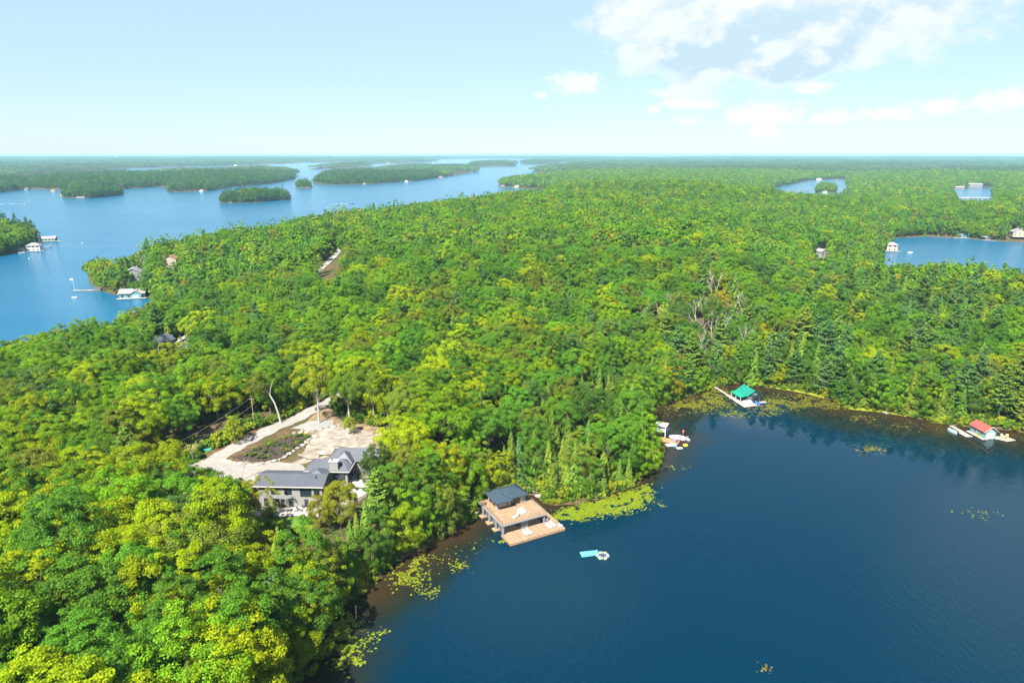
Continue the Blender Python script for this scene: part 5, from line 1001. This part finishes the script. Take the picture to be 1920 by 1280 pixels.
# left edge
e = cottage('white two-storey boathouse with grey hip roof at the left edge', 66, 470, 0, 11, 9, 5.4, 18, 'white', 'shingle', 'hip', 2, (-14, 9, 3), 'boathouse', 'boathouse'); MB().box(-13, -7.6, -4, 4, .2, 3.2).build('terrace', M['white'], e)
cottage('low white boathouse beyond the hip-roofed one at the left edge', 92, 452, 0, 14, 7, 3.2, 12, 'teal_wall', 'trim', 'long', 1, (-8, 14, 3), 'boathouse', 'boathouse')
boat('white boat at the corner of the hip-roofed boathouse dock', (*gp(91, 463.5), 0), R(30), 6, 2.2); boat('white boat left of the hip-roofed boathouse', (*gp(40, 474), 0), R(20), 6, 2.2); pad('mooring_buoy', 'white mooring buoy below the left edge boathouses', 'buoy', 54.5, 485, 1.2, 1.2, 0, 'white', .6)
pad('mooring_buoy', 'white mooring buoy alone on the lake right of the boathouses', 'buoy', 154.5, 456, 1.2, 1.2, 0, 'white', .6)
# right-hand lake
e = cottage('cream boathouse with stacked hip roofs on the left bank of the right lake', 1671, 470, 0, 9, 8, 6, -20, 'cream', 'shingle', 'hip', 2, (-6.5, 6.5, 4), 'boathouse', 'boathouse')
pad('swim_raft', 'white swim raft in the middle of the right lake', 'raft', 1706.5, 473.5, 4.6, 2.6, 0, 'white', .4); pad('mooring_buoy', 'small white buoy near the reedy corner of the right lake', 'buoy', 1713.5, 442.5, 1.5, 1.5, 0, 'white', .6)
cottage('low white-roofed boathouse by the reeds of the right lake', 1690, 438, .3, 16, 6, 3.0, 8, 'wall_dark', 'white', 'long', 1, (-10, 12, 3), 'boathouse', 'boathouse', zg=.3)
cottage('blue boathouse with white gable on the far bank of the right lake', 1806, 446, 0, 9, 8, 3.4, -5, 'teal_wall', 'shingle', 'gable', 1, (-13, 9, 3), 'boathouse', 'boathouse')
e = cottage('dark boathouse with wide grey roof on the far bank of the right lake', 1857, 450, 0, 15, 9, 3.2, -8, 'wall_dark', 'shingle', 'hip', 1, (-11, 14, 4), 'boathouse', 'boathouse'); MB().hip(-2.5, 2.5, -2, 2, 5.6, 6.6, 1.6).build('cupola', M['redp'], e)
cottage('large beige cottage on the slope at the right edge', 1908, 441, 6, 12, 9, 4, -15, 'cream', 'shingle', 'gable', 2, None, chim=True)
cottage('pale grey roof in the forest left of the right lake', 1540, 479, 13, 7, 6, 3.5, 25, 'wall_grey', 'shingle', 'gable', 1)
# the point in the middle distance
cottage('white-framed cottage on the rocky middle point', 970, 351, 1.5, 13, 9, 6, -6, 'white', 'wall_dark', 'long', 2, (-14, 16, 5)); cottage('dark brown boathouse on the middle point', 994, 353, 0, 17, 10, 5, -4, 'brown', 'shingle', 'hip', 1, (-12, 20, 4), 'boathouse', 'boathouse'); cottage('tiny dark boathouse at the tip of the middle point', 943, 350.5, 0, 9, 7, 3, 0, 'wall_dark', 'shingle', 'long', 1, (-9, 14, 4), 'boathouse', 'boathouse')
pad('dock_float', 'white float at the tree line right of the middle point', 'dock', 1012, 362.5, 14, 8, 10, 'white', .5)
# islands and far shores
for u, v, w, d, h, wall, rf, lab in ((50, 356, 13, 9, 5, 'wall_grey', 'shingle', 'grey cottage on the shore of the left long island'), (100, 358.5, 18, 8, 2.5, 'cream', 'brown', 'low brown boathouse left of the round island head'), (117, 367, 9, 7, 5, 'white', 'white', 'white boathouse at the left end of the round island head'), (152, 371, 26, 6, 2.2, 'cream', 'shingle', 'low cream boathouse on the round island head'),
                                     (378, 359, 16, 7, 3, 'white', 'shingle', 'white boathouse below the middle of the wooded island'), (453, 379, 11, 8, 4.5, 'teal_wall', 'shingle', 'small cottage on the little pine island'), (432, 380, 8, 6, 3, 'brown', 'brown', 'brown hut at the left end of the little pine island'), (484, 345, 16, 8, 3, 'cream', 'shingle', 'cream boathouse right of the wooded island'), (576, 352.5, 10, 8, 3.5, 'brown', 'brown', 'brown hut on the tiny island'),
                                     (683, 345, 15, 9, 4, 'cream', 'brown', 'brown-roofed boathouse on the long island'), (762, 341, 18, 9, 4, 'white', 'shingle', 'white boathouse on the long island'), (826, 333, 26, 12, 5, 'cream', 'brown', 'cream cottage in the bare strip of the long island'), (884, 322.5, 22, 12, 6, 'white', 'redp', 'red and white cottage at the tip of the long island'), (50, 330, 24, 12, 6, 'white', 'shingle', 'white cottage on the far left shore'),
                                     (728, 307, 40, 18, 9, 'white', 'white', 'white resort building on the far lake shore'), (680, 307, 30, 14, 7, 'white', 'shingle', 'small white cottage left of the far resort building'), (812, 304.5, 28, 14, 7, 'white', 'shingle', 'white cottage at the right end of the far shore'), (350, 315, 34, 14, 5, 'cream', 'brown', 'cream boathouse on the far inlet'), (442, 311, 40, 14, 6, 'white', 'white', 'white boathouse row at the far lake mouth'),
                                     (1468, 347, 15, 9, 5, 'white', 'redp', 'white cottage with red roof on the left bank of the small far lake'), (1535, 338, 26, 12, 7, 'white', 'shingle', 'large white cottage on the far bank of the small far lake'), (1569, 338.5, 14, 8, 4, 'brown', 'brown', 'brown hut on the far bank of the small far lake'), (1547, 362, 12, 9, 5, 'white', 'shingle', 'white cottage below the round clump of trees'), (1645, 353.5, 20, 9, 5, 'white', 'shingle', 'white boathouse on the narrow pond')):
    z = .4; w, d, h = w * .62, d * .62, h * .72; cottage(lab, u, v, z, w, d, h, (u * 7) % 30 - 15, wall, rf, 'gable' if w < 14 else 'long', 1, (-w * .6, w * .6, 3), 'boathouse' if 'boathouse' in lab else 'cottage', 'boathouse' if 'boathouse' in lab else 'house', zg=z)
e = cottage('flat grey hotel block above the far right inlet', 1827, 351, 2, 34, 12, 7, -6, 'shingle', 'shingle', 'long', 3, None, 'hotel', 'building'); cottage('slanting white hall left of the grey hotel', 1799, 354, 1, 24, 9, 4, 16, 'shingle', 'trim', 'long', 2, None, 'hall', 'building')
bg_ = thing('bridge', 'long pale causeway bridge in front of the far right inlet', 'bridge', (*gp(1840, 372, 4), 0), R(-2)); MB().box(-62, 62, -3, 3, 5, 6).build('bridge_deck', M['concrete'], bg_)
for k in range(7): MB().box(-60 + 20 * k - 1, -60 + 20 * k + 1, -2, 2, -3, 5).build('pier', M['concrete'], bg_)
x, y = gp(219, 301); wt = thing('water_tower', 'thin white tower on the far left horizon', 'tower', (x, y, 0)); MB().tube([(0, 0, 0), (0, 0, 68)], [7, 4.5], 10).build('shaft', M['white'], wt); MB().tube([(0, 0, 68), (0, 0, 72), (0, 0, 83), (0, 0, 88)], [4.5, 13, 13, 4], 12).build('tank', M['white'], wt)
# boats under way and their wakes
for u, v, rz, L, lab in ((40, 382.3, 8, 13, 'white motorboat speeding right with a foam wake at far left'), (660, 382.5, 4, 9, 'small dark motorboat with a faint wake in the open lake')):
    x, y = gp(u, v); boat(lab, (x, y, 0), R(rz), L, L * .33, 'white' if L > 10 else 'navyhull')
    V = []; F = []; n = 24; dirv = Vector((math.cos(R(rz)), math.sin(R(rz)), 0)); sd_ = Vector((-dirv.y, dirv.x, 0)); rr = random.Random(int(u))
    for i in range(n):
        t_ = i / (n - 1); p = Vector((x, y, .03)) - dirv * (L * .4 + t_ * L * 4.5); ww = (.5 + 2.4 * t_) * (1 - t_ * .3) * rr.uniform(.6, 1.2); V += [p + sd_ * ww, p - sd_ * ww]
    for i in range(n - 1):
        if rr.random() > i / n * .55: F.append((2 * i, 2 * i + 1, 2 * i + 3, 2 * i + 2))
    me = bpy.data.meshes.new('boat_wake'); me.from_pydata(V, [], F); tag(mesh_obj('boat_wake', me, M['foam']), kind='stuff')

# ---------------------------------------------------------------- trees placed one by one
def own_tree(label, u, v, zguess, s, tint, var, sz=None, pale=False, rz=1.0, kind=BL0, name='broadleaf_tree'):
    x, y = gp(u, v, zguess); e = thing(name, label, 'tree', (x, y, tz(x, y) - .1), rz); sz = sz or s; e.scale = (s, s, sz)
    o = link(bpy.data.objects.new('crown', kind[var][0]), e); o['tint'] = list(tint); tr = kind[var][1]
    if pale: tr = tr.copy(); tr.materials.clear(); tr.materials.append(M_PALE)
    link(bpy.data.objects.new('trunk', tr), e)
YG, OL, GO, FG = (.23, .28, .012), (.15, .18, .016), (.205, .225, .012), (.11, .20, .012)
own_tree('yellow-green tree in front of the left end of the grey house', 478, 992, 5.2, .70, (.21, .23, .014), 1)
own_tree('golden-green tree in front of the right half of the grey house', 640, 1002, 5, .80, GO, 3)
own_tree('smaller golden tree right of the patio', 600, 1010, 4.5, .55, (.18, .18, .012), 5)
own_tree('dark round tree at the right corner of the grey house', 706, 930, 7, .85, (.055, .10, .016), 2)
own_tree('olive tree right of the stone steps', 745, 975, 4, .75, OL, 1)
own_tree('tall yellow-green tree with pale trunk at the top of the driveway', 598, 788, 12, .95, YG, 4, 1.15, True)
own_tree('green tree with pale trunk right of the driveway top', 655, 785, 12.5, .95, FG, 6, 1.1, True)
own_tree('lime tree with slim pale trunk above the rock outcrop', 702, 788, 12.5, .85, (.12, .18, .012), 0, 1.05, True)
own_tree('low yellow bush-like tree above the rock outcrop', 656, 808, 12, .36, YG, 3)
own_tree('bright lime tree left of the utility pole', 440, 830, 10, .5, YG, 5)
own_tree('bright yellow-green tree by the drive entrance at left', 260, 905, 8.5, .9, (.19, .21, .012), 7)
# leaning pale tree
x, y = gp(527, 792, 11); e = thing('leaning_tree', 'tall leaning tree with long bare pale trunk beside the driveway', 'tree', (x, y, tz(x, y) - .1))
tr = MB().tube([(0, 0, -.4), (-.5, 0, 3), (-1.4, .1, 6.5), (-3.0, .2, 9.8), (-5.2, .3, 12.6)], [.36, .30, .25, .20, .12], 8).tube([(-2.6, .2, 9.2), (-2.2, .2, 11.5), (-1.4, .6, 13.5)], [.14, .10, .04], 6).tube([(-4.0, .2, 11.2), (-5.5, .0, 12.0), (-7.4, -.4, 13.0)], [.11, .08, .03], 6).tube([(-3.0, .2, 9.8), (-4.6, -.5, 10.4)], [.10, .04], 5); tr.build('trunk', M_PALE, e)
o = link(bpy.data.objects.new('crown', BL0[5][0]), e); o['tint'] = [.13, .15, .016]; o.scale = (.62, .62, .5); o.location = (-6.0, .4, 7.6)
# leafless trees
BARE = [bare_tree(700 + i).mesh('bare_trunk') for i in range(5)]
for m_ in BARE: m_.materials.append(M_DEAD)
bl_ = [(457, 905, 8, .62, 'thin leafless sapling on the lawn left of the house roof'), (363, 870, 8.5, .55, 'small leafless tree left of the drive entrance'), (213, 1180, 6, .95, 'white forked dead tree in the lower left, the left one'), (240, 1176, 6, .8, 'white forked dead tree in the lower left, the right one'), (60, 950, 8, 1.0, 'bare grey tree at the left edge'), (95, 835, 10, .9, 'bare grey tree in the left forest'),
       (272, 510, 8, 1.25, 'large grey leafless tree above the left point cottage'), (345, 480, 14, 1.2, 'grey leafless tree on the ridge of the left point'), (432, 485, 14, 1.2, 'grey leafless tree right of the point'), (700, 1065, .8, .6, 'dead grey branches overhanging the lower bank'), (905, 780, 10, 1.0, 'bare tree in the forest above the boathouse'), (1740, 620, 12, 1.0, 'bare tree in the forest at right'), (40, 1290, 8, .8, 'dead branches in the bottom left corner'),
       (735, 815, 12, .8, 'bare grey tree above the outcrop')]
for k in range(28): bl_.append((1298 + (k % 7) * 14 + (k * 37) % 11, 540 + (k // 7) * 24 + (k * 29) % 17, 13, .95 + .1 * (k % 4), 'grey leafless trunk in the dead stand of the right forest, %s from the front left' % ORD[k]))
for k in range(6): bl_.append((1190 + k * 12, 562 + (k * 17) % 26, 13, .95 + .08 * (k % 3), 'grey leafless tree of the left dead clump, %s from left' % ORD[k]))
for k, (u, v, z, s, lab) in enumerate(bl_):
    x, y = gp(u, v + (26 if k > 13 else 0), z); e = thing('dead_tree', lab, 'dead tree', (x, y, tz(x, y) - .1), k * 1.1, 'leafless trees'); e.scale = (s, s, s * 1.1); link(bpy.data.objects.new('trunk', BARE[k % 5]), e)

# ---------------------------------------------------------------- lily pads
def lilies():
    rng_ = np.random.default_rng(77); V = []; F = []; C = []
    # centre in the photograph, spread in pixels, number of pads, how golden
    beds = [(640, 1185, 26, 42, 900, .1), (655, 1235, 22, 16, 180, .1), (690, 1190, 25, 20, 60, .1), (765, 1075, 34, 24, 420, .3), (775, 1050, 26, 10, 130, .2), (800, 1110, 20, 8, 60, .4), (862, 1062, 18, 8, 70, .2), (1085, 963, 26, 9, 1500, .0), (1135, 950, 34, 11, 2400, .0), (1185, 935, 26, 12, 1900, .05), (1210, 918, 14, 10, 300, .1), (1050, 968, 12, 6, 150, .0), (985, 1017, 6, 4, 40, .1), (943, 1015, 4, 3, 22, .1), (930, 1030, 4, 2, 10, .2), (1270, 875, 30, 5, 26, .1), (1240, 948, 8, 4, 14, .1),
            (1290, 760, 34, 12, 900, .55), (1340, 750, 36, 16, 1300, .6), (1380, 775, 24, 6, 260, .5), (1330, 735, 30, 8, 500, .4), (1450, 758, 32, 12, 1000, .65), (1500, 752, 34, 12, 1000, .7), (1560, 758, 26, 8, 420, .6), (1440, 775, 20, 5, 160, .5), (1620, 785, 30, 6, 120, .8), (1635, 842, 22, 7, 170, .8), (1700, 800, 40, 6, 90, .8), (1840, 960, 30, 12, 30, .1), (1430, 1250, 20, 8, 16, .8), (905, 1020, 20, 14, 16, .4), (840, 1040, 30, 12, 24, .4), (720, 1185, 8, 4, 14, .2)]
    for u, v, su, sv, n_, gold in beds:
        uu = rng_.normal(u, su * .62, n_ * 2); vv = rng_.normal(v, sv * .62, n_ * 2); x_, y_ = np.array([gp(a, b) for a, b in zip(uu, vv)]).T
        k = (vnoise(x_ / 1.7, y_ / 1.7, 55) + .6 * vnoise(x_ / .6, y_ / .6, 56) > (.5 if n_ > 1400 else .70)) & (shore(x_, y_) < -.3); x_, y_ = x_[k][:n_], y_[k][:n_]
        for a, b in zip(x_, y_):
            r_ = rng_.uniform(.12, .30); a0 = rng_.uniform(0, 6.28); o = len(V); tl = rng_.uniform(-.04, .04, 2)
            for q in range(6): t_ = a0 + q * 1.0; V.append((a + r_ * math.cos(t_), b + r_ * math.sin(t_), .035 + tl[0] * math.cos(t_) + tl[1] * math.sin(t_) + .01 * rng_.random()))
            F.append(tuple(range(o, o + 6))); g = rng_.random() < gold; c = (.15, .115, .008) if g and rng_.random() < .4 else (.065, .052, .010) if g else (.115, .155, .004); s = rng_.uniform(.55, 1.25); C.append((*[q * s for q in c], 1))
    me = np_mesh('lily_pads', np.array(V), np.array(F)); at = me.attributes.new('pad_colour', 'FLOAT_COLOR', 'FACE'); at.data.foreach_set('color', np.array(C, np.float32).ravel())
    m = bpy.data.materials.new('lily_leaf'); m.use_nodes = True; a = m.node_tree.nodes.new('ShaderNodeAttribute'); a.attribute_name = 'pad_colour'; b = m.node_tree.nodes['Principled BSDF']; m.node_tree.links.new(a.outputs['Color'], b.inputs['Base Color']); b.inputs['Roughness'].default_value = .5; b.inputs['Specular IOR Level'].default_value = .3
    tag(mesh_obj('lily_pads', me, m), 'beds of yellow-green lily pads floating along the banks', 'lily pads', kind='stuff')
lilies()
# marsh grass round the bay
for nm, pts in (('marsh_grass', ((1262, 750), (1300, 737), (1338, 726), (1338, 700), (1315, 705), (1290, 722))), ('marsh_grass', ((1400, 718), (1450, 725), (1500, 733), (1545, 744), (1560, 735), (1500, 715), (1440, 708))), ('marsh_grass', ((1585, 764), (1640, 770), (1700, 780), (1700, 760), (1640, 752)))):
    sheet(nm, [gp(*q, .6) for q in pts], mat('marsh', (.13, .15, .012), .95, .1, .3, .6, 0, .4), .12, 2.0, 'stuff')
lg = gp(667, 1135, 0); o = MB().tube([(0, 0, .05), (1.0, -4.2, .03)], [.16, .1], 7).build('floating_log', M['rock_warm']); o.location = (*lg, 0); tag(o, 'thin brown log lying in the shallows above the lower lily pads', 'log')

# ---------------------------------------------------------------- the air
def haze():
    b = MB().box(-70000, 70000, -400, 70000, -8, 90.8)
    m = bpy.data.materials.new('haze_air'); m.use_nodes = True; nt = m.node_tree; nt.nodes.clear()
    o = nt.nodes.new('ShaderNodeOutputMaterial'); v = nt.nodes.new('ShaderNodeVolumePrincipled')
    v.inputs['Color'].default_value = (.40, .76, 1.0, 1); v.inputs['Density'].default_value = HAZE_DENSITY; v.inputs['Anisotropy'].default_value = 0.0
    nt.links.new(v.outputs[0], o.inputs['Volume'])
    tag(b.build('haze', m), kind='stuff')
HAZE_DENSITY = 6e-5
haze()
